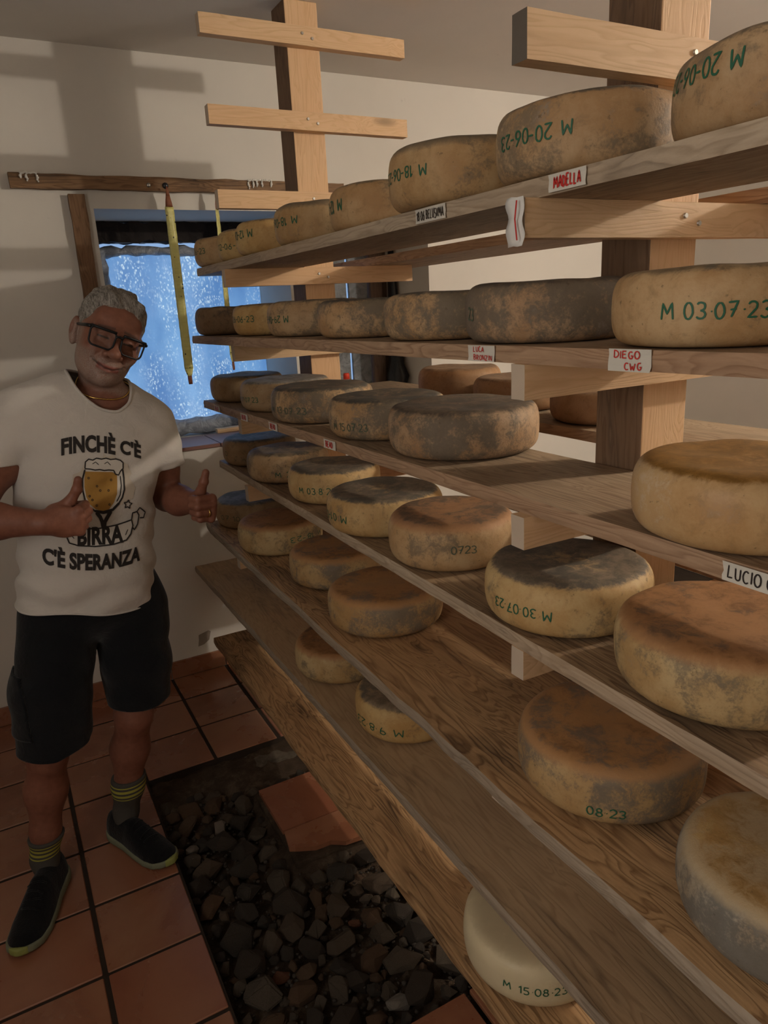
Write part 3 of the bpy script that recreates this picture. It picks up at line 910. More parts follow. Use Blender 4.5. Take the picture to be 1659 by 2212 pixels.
CH = [
 (1, .879, 2.80, .125, .10, 'tan', 'small tan cheese at the window end of the highest board', ('06-23', 172, 212, .052, .018, False, 1)),
 (1, .888, 2.555, .118, .10, 'yellow', 'tan cheese dated 12-06, second from the window on the highest board', ('12-06-23', 180, 242, .045, .018, False, 1)),
 (1, .884, 2.31, .125, .10, 'yellow', 'yellowish cheese third from the window on the highest board', ('M 12-06-23', 148, 216, .06, .022, True, 1)),
 (1, .913, 1.979, .146, .104, 'tanrim', 'tan cheese dated upside down, fourth from the window on the highest board', ('M 18-06-23', 150, 214, .057, .02, True, 1)),
 (1, .927, 1.64, .145, .101, 'tan', 'pale sunlit cheese fifth from the window on the highest board', ('M 12-06', 152, 192, .055, .026, True, 1)),
 (1, .882, 1.257, .149, .11, 'tanrim', 'cheese marked M 18-06 upside down with a dark rim on the highest board', ('M 18-06-23', 157, 208, .057, .019, True, 1)),
 (1, .902, .94, .148, .106, 'blotch', 'brown blotched cheese marked M 20-06-23 upside down above the red lettered tape', ('M 20-06-23', 163.5, 216.5, .054, .02, True, 1)),
 (1, .932, .619, .145, .103, 'blotch', 'largest looking brown cheese at the top right corner of the picture', ('M 20-06-23', 140, 191, .07, .021, True, 1)),
 (2, .852, 2.76, .135, .10, 'brown', 'dark brown cheese at the window end of the eye level board', None),
 (2, .896, 2.40, .145, .10, 'yellow', 'yellowish cheese dated 26-06-23 on the eye level board', ('26-06-23', 172, 221, .053, .018, False, 1)),
 (2, .896, 2.063, .145, .10, 'blotch', 'greyish tan cheese third from the window on the eye level board', ('M 29-06-23', 160, 214, .05, .018, True, 1)),
 (2, .899, 1.695, .145, .093, 'mold', 'mould flecked cheese fourth from the window on the eye level board', None),
 (2, .897, 1.337, .145, .095, 'mold', 'cheese with a grey green stain fifth from the window on the eye level board', None),
 (2, .894, 1.028, .145, .10, 'moldh', 'half tan half dark grey cheese above the smaller red lettered tape', ('23', 163, 172, .05, .02, False, 2)),
 (2, .905, .683, .145, .10, 'tan', 'tan cheese marked M 03-07-23 in large green writing on the eye level board', ('M 03.07.23', 189, 239, .046, .019, False, 1)),
 (3, .901, 2.803, .144, .097, 'lilac', 'plain tan cheese at the window end of the third board', None),
 (3, .919, 2.427, .16, .102, 'lilac', 'cheese dated 07-23 in green, second from the window on the third board', ('M 11.07.23', 168, 213, .043, .016, False, 1)),
 (3, .908, 2.086, .16, .103, 'mold', 'cheese marked M 13-07-23 on the third board', ('M 13.07.23', 175, 229, .042, .018, False, 2)),
 (3, .923, 1.693, .158, .101, 'mold', 'cheese marked M 15-07-23 on the third board', ('M 15.07.23', 180, 223, .036, .018, False, 2)),
 (3, .942, 1.367, .172, .107, 'moldh', 'big grey mouldy cheese alone before the near post on the third board', None),
 (3, .898, .618, .15, .103, 'smooth', 'smooth amber cheese with a pale dusted rim at the right edge', None),
 (4, .916, 2.77, .147, .103, 'lilac', 'greyish cheese at the window end of the fourth board', ('0', 184, 194, .05, .016, False, 2)),
 (4, .902, 2.421, .148, .103, 'blotch', 'greyish tan cheese second from the window on the fourth board', ('M 2', 231, 252, .036, .018, False, 1)),
 (4, .917, 2.057, .148, .103, 'darktop', 'cheese marked M 03-8-23 with a dark grey top', ('M 03.8.23', 199, 247, .047, .019, False, 1)),
 (4, .894, 1.681, .159, .10, 'darktop', 'cheese marked M 01-02 upside down with a black blot on its side', ('M 01-02', 158, 203, .048, .02, True, 1)),
 (4, .896, 1.358, .148, .11, 'darktopo', 'cheese with a blackish top and orange rim on the fourth board', ('0723', 236, 258, .058, .016, False, 2)),
 (4, .897, .966, .155, .10, 'darktop', 'yellow cheese marked M 30-07-23 upside down with a grey top', ('M 30.07.23', 173, 218, .049, .017, True, 1)),
 (4, .906, .63, .162, .108, 'orange', 'large yellow cheese with a brown orange top at the right edge', None),
 (5, .864, 2.78, .15, .106, 'lilac', 'brownish cheese beside the raised thumb at the window end of the fifth board', ('07.10', 196, 233, .05, .018, False, 2)),
 (5, .842, 2.405, .153, .107, 'orange', 'rounded yellow brown cheese second from the window on the fifth board', ('M 18-23', 262, 318, .058, .018, True, 1)),
 (5, .871, 1.991, .147, .103, 'orangemold', 'grey sided cheese with an orange brown rim on the fifth board', None),
 (5, .848, 1.621, .157, .10, 'orangemold', 'orange cheese with a blue grey blotch alone in the middle of the fifth board', None),
 (5, .854, .804, .161, .106, 'orangemold', 'orange cheese marked 08-23 with a dark grey patch on top', ('08.23', 212, 234, .034, .016, False, 1)),
 (5, .826, .447, .146, .103, 'furry', 'bright amber topped cheese with furry grey sides at the lower right edge', None),
 (6, .821, 1.878, .145, .10, 'orange', 'yellowish cheese with black stained side, farther one on the sixth board', None),
 (6, .841, 1.502, .144, .10, 'yellow', 'yellowish cheese with upside down green date, nearer one on the sixth board', ('M 9.8.23', 172, 234, .043, .02, True, 1)),
 (6, .965, .60, .15, .10, 'furry', 'pale grey cheese in shadow under the wide fifth board', None),
 (7, .80, .94, .146, .105, 'white', 'fresh white cheese marked M 15-08-23 on the lowest board', ('M 15.08.23', 207, 256, .056, .017, False, 1)),
 (7, .895, .60, .14, .10, 'white', 'fresh white cheese showing only its edge at the bottom of the picture', None),
 (8, 1.455, 1.444, .14, .086, 'rear', 'plain brown cheese on the rear board beside the near post', None),
 (8, 1.455, 1.80, .143, .098, 'rear', 'plain brown cheese on the rear board partly behind another', None),
 (8, 1.45, 2.12, .145, .112, 'rear', 'tallest plain brown cheese on the rear board farthest from the post', None),
]
for c in CH:
    cheese(*c)
# unseen cheeses added along the rows to shade the floor and the man
for lv in (1, 2, 4, 5):
    for q in range(2):
        cheese(lv, (.93, .91, 0, .90, .85)[lv - 1], .27 - .33 * q - (0.14 if lv == 5 else 0), .145, .102, ('tan', 'blotch', 'tan', 'orange', 'orangemold')[lv - 1],
               'aged cheese nearest the camera on the %s board, %s of two unseen ones added for shade' % (('highest', 'eye level', '', 'fourth', 'fifth')[lv - 1], ('first', 'second')[q]), group='unseen cheeses at the near end of the boards')

# ------------------------------------------------------------------ rubble in the pit
def rock_mat(name, col):
    t = NT(name)
    r = t.rnd()
    p = t.vmath('ADD', t.coord(), t.comb(t.math('MULTIPLY', r, 57.0), 0.0, 0.0))
    a = t.noise(p, 40, 7, 0.7)
    c = t.mix(t.ramp(a, [(0.35, 0.0), (0.7, 1.0)]), tuple(x * 0.5 for x in col), tuple(x * 1.25 for x in col))
    c = t.mix(t.math('MULTIPLY', r, 0.55), c, tuple(x * y for x, y in zip(col, (0.75, 0.6, 0.5))))
    t.bump(a, 0.8, 0.006)
    return t.done(c, 0.88, 0.2)
M_ROCK = [rock_mat('grey_stone', (0.118, 0.092, 0.067)), rock_mat('dark_stone', (0.065, 0.053, 0.042)), rock_mat('brown_stone', (0.13, 0.082, 0.05))]
M_ROCK_PALE, M_ROCK_RED = rock_mat('pale_stone', (0.30, 0.26, 0.215)), rock_mat('reddish_stone', (0.19, 0.085, 0.05))
rk = random.Random(11)
def rock_me(seed):
    r_ = random.Random(seed)
    bm = bmesh.new()
    sx, sy, sz = 1, r_.uniform(.65, .95), r_.uniform(.5, .8)
    for _ in range(15):
        v = Vector((r_.gauss(0, 1), r_.gauss(0, 1), r_.gauss(0, 1))).normalized()
        bm.verts.new((v.x * sx, v.y * sy, v.z * sz))
    bmesh.ops.convex_hull(bm, input=bm.verts[:])
    bmesh.ops.delete(bm, geom=[v for v in bm.verts if not v.link_faces], context='VERTS')
    bmesh.ops.bevel(bm, geom=bm.edges[:], offset=.10, segments=2, affect='EDGES', clamp_overlap=True)
    bmesh.ops.triangulate(bm, faces=bm.faces[:])
    for v in bm.verts:
        v.co += mnoise.noise_vector(v.co * 2.2 + Vector((seed, 0, 0))) * .10 + mnoise.noise_vector(v.co * 6 + Vector((seed, 5, 0))) * .03
    return from_bm('rubble_stone', bm)
RM = []
for mi, mt in enumerate((*M_ROCK, M_ROCK_PALE, M_ROCK_RED)):
    row = []
    for s in range(7 if mi < 3 else 2):
        me = rock_me(100 * mi + s)
        me.materials.append(mt)
        row.append(me)
    RM.append(row)
def pit_ok(x, y, r):
    if not (PX0 + r * .8 < x < PX1 - .05 and 0.98 < y < PY1 - .02 - r):
        return False
    if x > .575 - r * .9 and 1.77 - r * .9 < y < 2.165 + r * .9:
        return False
    if y > 2.33 - r * .5 or (x > .50 - r and y > 2.25 - r):
        return False
    if x > .512 - r and y < 1.152 + r:
        return False
    return True
placed = []
def put(x, y, z, r, mi, label, group='rubble stones in the pit'):
    me = rk.choice(RM[mi])
    o = link('rubble_stone', me, None, None, False, (x, y, z))
    o.rotation_euler = (rk.uniform(-.5, .5), rk.uniform(-.5, .5), rk.uniform(0, 6.28))
    o.scale = (r, r, r * rk.uniform(.85, 1.1))
    tag(o, label, 'stone', group)
    placed.append((x, y, z, r))
put(.36, 2.235, -.052, .062, 2, 'broad flat brown stone by the far corner of the pit')
put(.42, 2.10, -.045, .034, 3, 'pale grey rounded stone in the upper pit near the shoe')
put(.31, 2.03, -.03, .026, 3, 'small pale stone touching the toe of the shoe')
put(.62, 1.235, -.04, .036, 3, 'whitish stone lying in the near right of the pit')
put(.40, 1.46, -.045, .030, 4, 'reddish stone in the middle left of the pit')
put(.49, 2.075, -.035, .048, 1, 'large dark stone beside the pale one in the upper pit')
put(.335, 1.93, -.045, .052, 0, 'large grey stone below the toe of the shoe')
put(.46, 1.945, -.045, .052, 1, 'broad dark stone left of the tile island')
tries = 0
sizes = [rk.uniform(.040, .062) for _ in range(75)] + [rk.uniform(.022, .038) for _ in range(110)] + [rk.uniform(.012, .02) for _ in range(100)]
for r in sizes:
    for _ in range(60):
        x, y = rk.uniform(PX0, PX1), rk.uniform(.98, PY1)
        if not pit_ok(x, y, r):
            continue
        z = -0.062 + r * .5 + (.012 if r < .03 else 0)
        if all((x - a) ** 2 + (y - b) ** 2 > (0.72 * (r + d)) ** 2 for a, b, c_, d in placed):
            mi = rk.choices((0, 1, 2, 4), (40, 35, 25, 3))[0]
            put(x, y, min(z, -.010 - r * .25), r, mi, 'angular grey brown stone among the rubble in the pit' if r > .034 else ('fist sized or smaller stone among the rubble in the pit' if r > .02 else 'small pebble between larger stones in the pit'))
            break
# fine gravel between the stones
bm = bmesh.new()
for _ in range(1500):
    x, y = rk.uniform(PX0 + .01, PX1 - .05), rk.uniform(.98, PY1 - .03)
    if not pit_ok(x, y, .008):
        continue
    r = rk.uniform(.003, .008)
    bmesh.ops.create_icosphere(bm, subdivisions=1, radius=r, matrix=Matrix.Translation((x, y, -.058 + rk.uniform(0, .02))) @ Matrix.Rotation(rk.uniform(0, 6), 4, 'Z') @ Matrix.Diagonal((1, rk.uniform(.6, 1), rk.uniform(.5, .9), 1)))
tag(link('gravel', from_bm('gravel', bm), M_ROCK[1]), 'fine brown gravel and crumbs between the stones in the pit', 'gravel', kind='stuff')

# ------------------------------------------------------------------ fly papers, bag, bottle
def fly_mat():
    t = NT('sticky_yellow_paper')
    p = t.coord()
    v = t.n('ShaderNodeTexVoronoi')
    t.set(v.inputs['Vector'], t.vmath('MULTIPLY', p, (1, 0.2, 0.8)))
    v.inputs['Scale'].default_value = 62
    dots = t.math('MULTIPLY', t.ramp(v.outputs['Distance'], [(0.14, 1.0), (0.2, 0.0)]), t.math('GREATER_THAN', t.xyz(v.outputs['Color'])[1], 0.55))
    n1 = t.noise(t.vmath('MULTIPLY', p, (0.3, 1, 1)), 90, 4, 0.6)
    c = t.mix(n1, (0.72, 0.68, 0.24), (0.50, 0.47, 0.16))
    c = t.mix(dots, c, (0.02, 0.018, 0.015))
    t.bump(n1, 0.6, 0.004)
    t.b.inputs['Transmission Weight'].default_value = 0.0
    return t.done(c, 0.35, 0.5)
M_FLY = fly_mat()
M_FLYCAP = plain('fly_paper_cap', (0.25, 0.085, 0.04), 0.6, var=0.5)
def flypaper(x, y, ztop, zbot, w, label, yaw):
    root = tag(empty('fly_paper', (x, y, ztop)), label, 'fly paper', 'fly papers hanging before the window')
    L = ztop - zbot
    def strip(z0, z1, w0, w1, n, t0):
        V, F = [], []
        for i in range(n + 1):
            f = i / n
            z = z0 + (z1 - z0) * f
            ww = w0 + (w1 - w0) * f
            a = yaw + .35 * math.sin(z * 3.0)
            for s in (-1, -.33, .33, 1):
                V.append((s * ww / 2 * math.cos(a), s * ww / 2 * math.sin(a) + .002 * math.sin(i * 1.9 + s), z))
        for i in range(n):
            for j in range(3):
                b = i * 4 + j
                F.append((b, b + 1, b + 5, b + 4))
        return mesh_pd('strip', V, F)
    for nm, z0, z1, w0, w1, mt in (('hanger', 0, -.035, .006, .018, M_FLYCAP), ('hanger', -.035, -.075, .018, w * .85, M_FLYCAP), ('sticky_strip', -.075, -L + .065, w, w, M_FLY), ('sticky_strip', -L + .065, -L + .035, w, w * .5, M_FLY), ('end_cap', -L + .035, -L, w * .5, w * .45, M_FLYCAP)):
        o = link(nm, strip(z0, z1, w0, w1, max(3, int(abs(z1 - z0) / .012)), 0), mt, root, True)
        o.modifiers.new('t', 'SOLIDIFY').thickness = .0012
flypaper(.752, 3.105, 2.118, 1.345, .036, 'yellow fly paper speckled with flies hanging in the middle of the window', .25)
flypaper(.945, 3.105, 2.11, 1.388, .032, 'second fly paper partly hidden behind the shelf ends', .95)

def blob_me(name, rings, seed, amp):
    V, F = [], []
    N = 20
    for (z, rx, ry, cx_, cy_) in rings:
        for i in range(N):
            a = 2 * math.pi * i / N
            d = 1 + amp * mnoise.noise((math.cos(a) * 2 + seed, math.sin(a) * 2, z * 9))
            V.append((cx_ + rx * d * math.cos(a), cy_ + ry * d * math.sin(a), z))
    n = len(rings)
    for k in range(n - 1):
        for i in range(N):
            F.append((k * N + i, k * N + (i + 1) % N, (k + 1) * N + (i + 1) % N, (k + 1) * N + i))
    F.append(tuple(range(N))[::-1]); F.append(tuple((n - 1) * N + i for i in range(N)))
    return mesh_pd(name, V, F)
bag = link('plastic_bag', blob_me('plastic_bag', [(1.08, .01, .02, 1.955, 3.46), (1.10, .03, .05, 1.952, 3.46), (1.2, .035, .075, 1.952, 3.45), (1.26, .045, .09, 1.945, 3.44), (1.32, .03, .06, 1.955, 3.46), (1.42, .022, .05, 1.965, 3.47), (1.6, .02, .04, 1.968, 3.48), (1.8, .015, .03, 1.972, 3.5), (1.9, .012, .02, 1.975, 3.5)], 2, .5), plain('black_plastic', (0.02, 0.02, 0.022), 0.3, 0.5), None, True)
tag(bag, 'black plastic bag hanging in the dim window recess', 'bag')
bt = tag(empty('spray_bottle', (1.648, 3.45, WIN[1][2])), 'small bottle with a red cap standing on the dim window sill', 'bottle')
link('bottle_body', blob_me('bottle_body', [(0, .028, .028, 0, 0), (.01, .03, .03, 0, 0), (.16, .03, .03, 0, 0), (.19, .016, .016, 0, 0), (.205, .014, .014, 0, 0)], 0, 0), plain('white_bottle', (0.6, 0.58, 0.55), 0.4), bt, True)
link('bottle_cap', blob_me('bottle_cap', [(.205, .017, .017, 0, 0), (.232, .016, .016, 0, 0), (.236, .012, .012, 0, 0)], 0, 0), plain('red_cap', (0.7, 0.06, 0.03), 0.4), bt, True)

# ------------------------------------------------------------------ the person (implicit surfaces -> meshes)
f32 = np.float32
def A3(*v): return np.array(v, f32)
def smin(a, b, k):
    h = np.clip(.5 + .5 * (b - a) / k, 0, 1)
    return b * (1 - h) + a * h - k * h * (1 - h)
def smax(a, b, k): return -smin(-a, -b, k)
def cap(P, a, b, r1, r2):
    a = A3(*a); b = A3(*b)
    ba = b - a
    pa = P - a
    t = np.clip(pa @ ba / max(float(ba @ ba), 1e-9), 0, 1)
    q = pa - t[..., None] * ba
    return np.sqrt((q * q).sum(-1)) - (r1 + (r2 - r1) * t)
def ell(P, c, r):
    q = P - A3(*c); r = A3(*r)
    k0 = np.sqrt(((q / r) ** 2).sum(-1)) + 1e-9
    k1 = np.sqrt(((q / (r * r)) ** 2).sum(-1)) + 1e-9
    return k0 * (k0 - 1) / k1
def chain(P, pts, k=0.006):
    d = None
    for (a, ra), (b, rb) in zip(pts, pts[1:]):
        c = cap(P, a, b, ra, rb)
        d = c if d is None else smin(d, c, k)
    return d
def grid(lo, hi, h):
    ax = [np.arange(l, u + h, h, dtype=f32) for l, u in zip(lo, hi)]
    return np.stack(np.meshgrid(*ax, indexing='ij'), -1)
def snets(fn, lo, hi, h):
    P = grid(lo, hi, h)
    F = fn(P)
    S = F < 0
    nx, ny, nz = F.shape
    offs = [(i, j, k) for i in (0, 1) for j in (0, 1) for k in (0, 1)]
    cnt = np.zeros((nx - 1, ny - 1, nz - 1), np.int8)
    for (i, j, k) in offs:
        cnt += S[i:nx - 1 + i, j:ny - 1 + j, k:nz - 1 + k]
    act = (cnt > 0) & (cnt < 8)
    I = np.argwhere(act)
    vals = np.stack([F[I[:, 0] + i, I[:, 1] + j, I[:, 2] + k] for (i, j, k) in offs], 1)
    acc = np.zeros((len(I), 3), np.float64); num = np.zeros(len(I))
    O = np.array(offs, float)
    for a in range(8):
        for b in range(a + 1, 8):
            if np.abs(O[a] - O[b]).sum() != 1:
                continue
            mk = (vals[:, a] < 0) != (vals[:, b] < 0)
            t = vals[:, a] / np.where(mk, vals[:, a] - vals[:, b], 1)
            acc[mk] += (O[a] + t[:, None] * (O[b] - O[a]))[mk]
            num[mk] += 1
    V = np.array(lo) + (I + acc / num[:, None]) * h
    idx = -np.ones(act.shape, np.int64)
    idx[act] = np.arange(len(I))
    Q = []
    for ax in range(3):
        s0 = [slice(None)] * 3; s1 = [slice(None)] * 3
        s0[ax] = slice(0, -1); s1[ax] = slice(1, None)
        ch = S[tuple(s0)] != S[tuple(s1)]
        e = np.argwhere(ch)
        b, c = (ax + 1) % 3, (ax + 2) % 3
        ok = (e[:, b] >= 1) & (e[:, c] >= 1) & (e[:, b] < F.shape[b] - 1) & (e[:, c] < F.shape[c] - 1)
        e = e[ok]
        def cell(db, dc):
            x = e.copy(); x[:, b] += db; x[:, c] += dc
            return idx[x[:, 0], x[:, 1], x[:, 2]]
        q = np.stack([cell(-1, -1), cell(0, -1), cell(0, 0), cell(-1, 0)], 1)
        ins = S[e[:, 0], e[:, 1], e[:, 2]]
        q[~ins] = q[~ins][:, ::-1]
        Q.append(q)
    Q = np.concatenate(Q)
    Q = Q[(Q >= 0).all(1)]
    return V, Q
def np_mesh(name, V, Q):
    me = bpy.data.meshes.new(name)
    me.vertices.add(len(V)); me.vertices.foreach_set('co', np.asarray(V, f32).ravel())
    me.loops.add(len(Q) * 4); me.loops.foreach_set('vertex_index', np.asarray(Q, np.int32).ravel())
    me.polygons.add(len(Q)); me.polygons.foreach_set('loop_start', np.arange(0, len(Q) * 4, 4, dtype=np.int32))
    me.polygons.foreach_set('loop_total', np.full(len(Q), 4, np.int32))
    me.update(calc_edges=True)
    me.validate()
    me.polygons.foreach_set('use_smooth', [True] * len(me.polygons))
    return me
def drop_unused(V, Q):
    u = np.unique(Q)
    mp = -np.ones(len(V), np.int64); mp[u] = np.arange(len(u))
    return V[u], mp[Q]
def join(parts):
    Vs, Qs, o = [], [], 0
    for V, Q in parts:
        Vs.append(V); Qs.append(Q + o); o += len(V)
    return np.concatenate(Vs), np.concatenate(Qs)

def rotm(rx, ry, rz):
    return np.array((Matrix.Rotation(rz, 3, 'Z') @ Matrix.Rotation(ry, 3, 'Y') @ Matrix.Rotation(rx, 3, 'X')), f32)
# ---- head frame: x = viewer's right, -y = face, z = up
HC = A3(0.301, 2.085, 1.575)
HR = rotm(math.radians(4), math.radians(24), math.radians(5))
def head_local(P): return (P - HC) @ HR
def headw(p): return HC + HR @ A3(*p)
NECK0 = (0.268, 2.125, 1.40)
def mirror(fn, d, k):
    return smin(smin(d, fn(1), k), fn(-1), k)
def head_sdf(P):
    p = head_local(P)
    x, y, z = p[..., 0], p[..., 1], p[..., 2]
    d = ell(p, (0, .018, .034), (.077, .097, .086))
    d = smin(d, ell(p, (0, -.022, -.026), (.071, .072, .094)), .03)
    d = smin(d, ell(p, (0, -.040, -.088), (.046, .046, .032)), .03)
    d = smin(d, ell(p, (0, -.072, -.104), (.020, .018, .016)), .02)
    d = mirror(lambda s: ell(p, (s * .041, .002, -.066), (.018, .030, .028)), d, .03)
    d = smin(d, ell(p, (0, -.062, .046), (.056, .030, .040)), .03)                       # forehead
    d = mirror(lambda s: cap(p, (s * .008, -.089, .022), (s * .048, -.078, .022), .009, .008), d, .014)   # brow
    d = mirror(lambda s: ell(p, (s * .042, -.064, -.030), (.024, .024, .020)), d, .022)  # cheeks
    for s in (-1, 1):                                                                     # eye sockets
        d = smax(d, -ell(p, (s * .032, -.101, .002), (.019, .016, .011)), .010)
    d = mirror(lambda s: ell(p, (s * .032, -.077, .002), (.0155, .0135, .0125)), d, .004)
    for s in (-1, 1):                                                                     # lid slit and pouch
        d = smax(d, -cap(p, (s * .020, -.0925, .000), (s * .044, -.088, .0005), .0016, .0016), .003)
        d = smax(d, -cap(p, (s * .022, -.094, -.014), (s * .046, -.086, -.012), .0015, .0012), .006)
    d = smin(d, cap(p, (0, -.090, .014), (0, -.112, -.028), .0085, .0115), .012)          # nose
    d = smin(d, ell(p, (0, -.1165, -.034), (.0165, .0145, .0125)), .009)
    d = mirror(lambda s: ell(p, (s * .0175, -.101, -.038), (.0095, .011, .0085)), d, .006)
    for s in (-1, 1):
        d = smax(d, -ell(p, (s * .007, -.107, -.044), (.004, .005, .003)), .003)
        d = smax(d, -chain(p, [((s * .023, -.102, -.034), .0028), ((s * .034, -.091, -.047), .0036), ((s * .041, -.080, -.064), .0026)], .004), .006)
    d = smin(d, ell(p, (0, -.083, -.062), (.030, .016, .020)), .016)                      # muzzle
    lip_u = chain(p, [((-.031, -.081, -.0655), .0022), ((-.010, -.0965, -.0695), .0042), ((0, -.0970, -.0705), .0040), ((.010, -.0965, -.0695), .0042), ((.031, -.081, -.0655), .0022)], .004)
    lip_l = chain(p, [((-.027, -.0815, -.0715), .0022), ((0, -.0945, -.0795), .0048), ((.027, -.0815, -.0715), .0022)], .004)
    d = smin(d, smin(lip_u, lip_l, .002), .006)
    d = smax(d, -chain(p, [((-.041, -.077, -.0590), .0022), ((-.013, -.0995, -.0740), .0020), ((.013, -.0995, -.0740), .0020), ((.041, -.077, -.0590), .0022)], .003), .004)
    d = smax(d, -ell(p, (0, -.097, -.092), (.018, .006, .005)), .008)
    for s in (-1, 1):                                                                     # ears
        ex = smin(ell(p, (s * .084, .018, .000), (.011, .020, .030)), ell(p, (s * .080, .010, -.030), (.009, .012, .015)), .010)
        ex = smax(ex, -ell(p, (s * .092, .012, -.001), (.0075, .010, .018)), .005)
        d = smin(d, ex, .007)
    # neck
    d = smin(d, cap(P, headw((0, .030, -.075)), NECK0, .050, .060), .022)
    d = smin(d, ell(P, (0.262, 2.118, 1.405), (.125, .075, .045)), .035)
    return d

# ---- hands: x to the knuckles, y to the thumb, z = back of the hand
def hand_sdf(P, O, M):
    p = (P - A3(*O)) @ M
    d = ell(p, (.045, -.002, -.001), (.050, .041, .0185))
    d = smin(d, cap(p, (-.015, 0, 0), (.02, 0, 0), .027, .027), .016)
    d = smin(d, cap(p, (.082, .026, .002), (.080, -.030, -.002), .0125, .0115), .012)
    ys = (.029, .0098, -.0098, -.028); ln = (.041, .044, .041, .034); rr = (.0108, .0112, .0106, .0095); mx = (.081, .086, .083, .075)
    for y, L, r, m_ in zip(ys, ln, rr, mx):
        a = (m_, y, .001); b = (m_ + .011, y * .97, -.001 - L)
        c = (b[0] - .026, y * .93, b[2] - .006); e = (c[0] - .012, y * .9, c[2] + .015)
        f = chain(p, [(a, r * 1.08), (b, r), (c, r * .92), (e, r * .85)], .003)
        d = smin(d, f, .0028)
    d = smin(d, ell(p, (.030, .022, -.022), (.030, .020, .020)), .012)                    # thumb ball
    th = chain(p, [((.028, .022, -.020), .0165), ((.062, .046, -.022), .0135), ((.080, .074, -.020), .0115), ((.086, .100, -.016), .0098)], .006)
    d = smin(d, th, .006)
    d = smin(d, ell(p, (.080, .074, -.020), (.0125, .010, .0125)), .004)
    return d
def basis(x, y, left=False):
    x = Vector(x).normalized(); y = Vector(y); y = (y - x * y.dot(x)).normalized()
    z = x.cross(y)
    if left: z = -z
    return np.array([[x[i], y[i], z[i]] for i in range(3)], f32)
RW, LW = (0.062, 1.905, 1.150), (0.468, 1.985, 1.112)
RHM = basis((.93, -.22, -.05), (-.02, -.05, 1))
LHM = basis((.10, -.95, .02), (.10, .05, 1), True)
R_SH, R_EL = (.050, 2.13, 1.40), (-.105, 2.035, 1.160)
L_SH, L_EL = (.395, 2.135, 1.335), (.412, 2.16, 1.105)
def armR(P):
    d = chain(P, [(R_SH, .058), ((-.022, 2.088, 1.28), .053), (R_EL, .045)], .03)
    d = smin(d, chain(P, [(R_EL, .043), ((-.045, 1.985, 1.155), .045), (RW, .030)], .02), .02)
    return smin(d, hand_sdf(P, RW, RHM), .010)
def armL(P):
    d = chain(P, [(L_SH, .056), ((.405, 2.15, 1.2), .046), (L_EL, .042)], .03)
    d = smin(d, chain(P, [(L_EL, .042), ((.430, 2.09, 1.105), .043), (LW, .029)], .02), .02)
    return smin(d, hand_sdf(P, LW, LHM), .010)
# ---- legs
R_HIP, R_KN, R_AN = (.055, 2.125, .80), (-.035, 2.038, .455), (-.098, 2.075, .10)
L_HIP, L_KN, L_AN = (.262, 2.125, .80), (.213, 2.09, .47), (.150, 2.165, .10)
def leg(P, hip, kn, an, s):
    h, k, a = Vector(hip), Vector(kn), Vector(an)
    calf = k.lerp(a, .36) + Vector((0, .016, 0))
    d = chain(P, [(hip, .088), (tuple(h.lerp(k, .6)), .072), (kn, .056)], .04)
    d = smin(d, chain(P, [(kn, .054), (tuple(calf), .059), (tuple(k.lerp(a, .72)), .042), (an, .035)], .03), .03)
    d = smin(d, ell(P, (kn[0], kn[1] - .018, kn[2] - .01), (.036, .034, .042)), .02)
    return d
def legs(P): return np.minimum(leg(P, R_HIP, R_KN, R_AN, -1), leg(P, L_HIP, L_KN, L_AN, 1))
# ---- torso loft, shared by body and shirt
TZ = [.60, .80, .86, .95, 1.05, 1.17, 1.28, 1.36, 1.41, 1.45, 1.475, 1.50]
TC = [.135, .138, .143, .157, .172, .19, .21, .225, .235, .245, .252, .26]
TA = [.190, .189, .187, .182, .178, .182, .196, .200, .187, .148, .105, .05]
TB = [.128, .130, .130, .133, .131, .122, .122, .113, .097, .079, .064, .045]
TY = [2.12, 2.12, 2.118, 2.112, 2.112, 2.117, 2.12, 2.122, 2.125, 2.128, 2.13, 2.13]
def torso(P):
    x, y, z = P[..., 0], P[..., 1], P[..., 2]
    s = np.clip((z - .95) / .4, 0, 1); s = s * s * (3 - 2 * s)
    zz = z + .22 * (x - .235) * s
    a, b, c, cy_ = (np.interp(zz, TZ, t).astype(f32) for t in (TA, TB, TC, TY))
    p = 2.35
    n = (np.abs((x - c) / a) ** p + np.abs((y - cy_) / b) ** p) ** (1 / p)
    d = (n - 1) * np.minimum(a, b) * .92
    return smax(smax(d, zz - 1.492, .02), .74 - z, .03)
def body_all(P):
    d = smin(torso(P) + np.where(P[..., 2] < 1.0, .045, .016).astype(f32), legs(P) + .004, .05)
    return smin(smin(d, armR(P), .04), armL(P), .04)

def skin_mat():
    t = NT('skin')
    at = t.n('ShaderNodeVertexColor', layer_name='tint')
    p = t.coord()
    n1 = t.noise(p, 55, 5, 0.6)
    n2 = t.noise(p, 420, 3, 0.7)
    sp = t.n('ShaderNodeSeparateColor')
    t.l(at.outputs['Color'], sp.inputs[0])
    base = t.mix(t.ramp(n1, [(0.3, 0.0), (0.75, 1.0)]), (0.245, 0.10, 0.062), (0.18, 0.068, 0.042))
    stub = t.math('MULTIPLY', sp.outputs[0], t.ramp(n2, [(0.34, 0.15), (0.6, 1.0)]))
    c = t.mix(t.math('MULTIPLY', stub, 0.7), base, (0.33, 0.28, 0.24))
    c = t.mix(sp.outputs[1], c, (0.24, 0.075, 0.06))
    c = t.mix(sp.outputs[2], c, (0.035, 0.025, 0.02))
    t.b.inputs['Subsurface Weight'].default_value = 0.0
    t.bump(n2, 0.12, 0.001)
    return t.done(c, 0.5, 0.35)
M_SKIN = skin_mat()

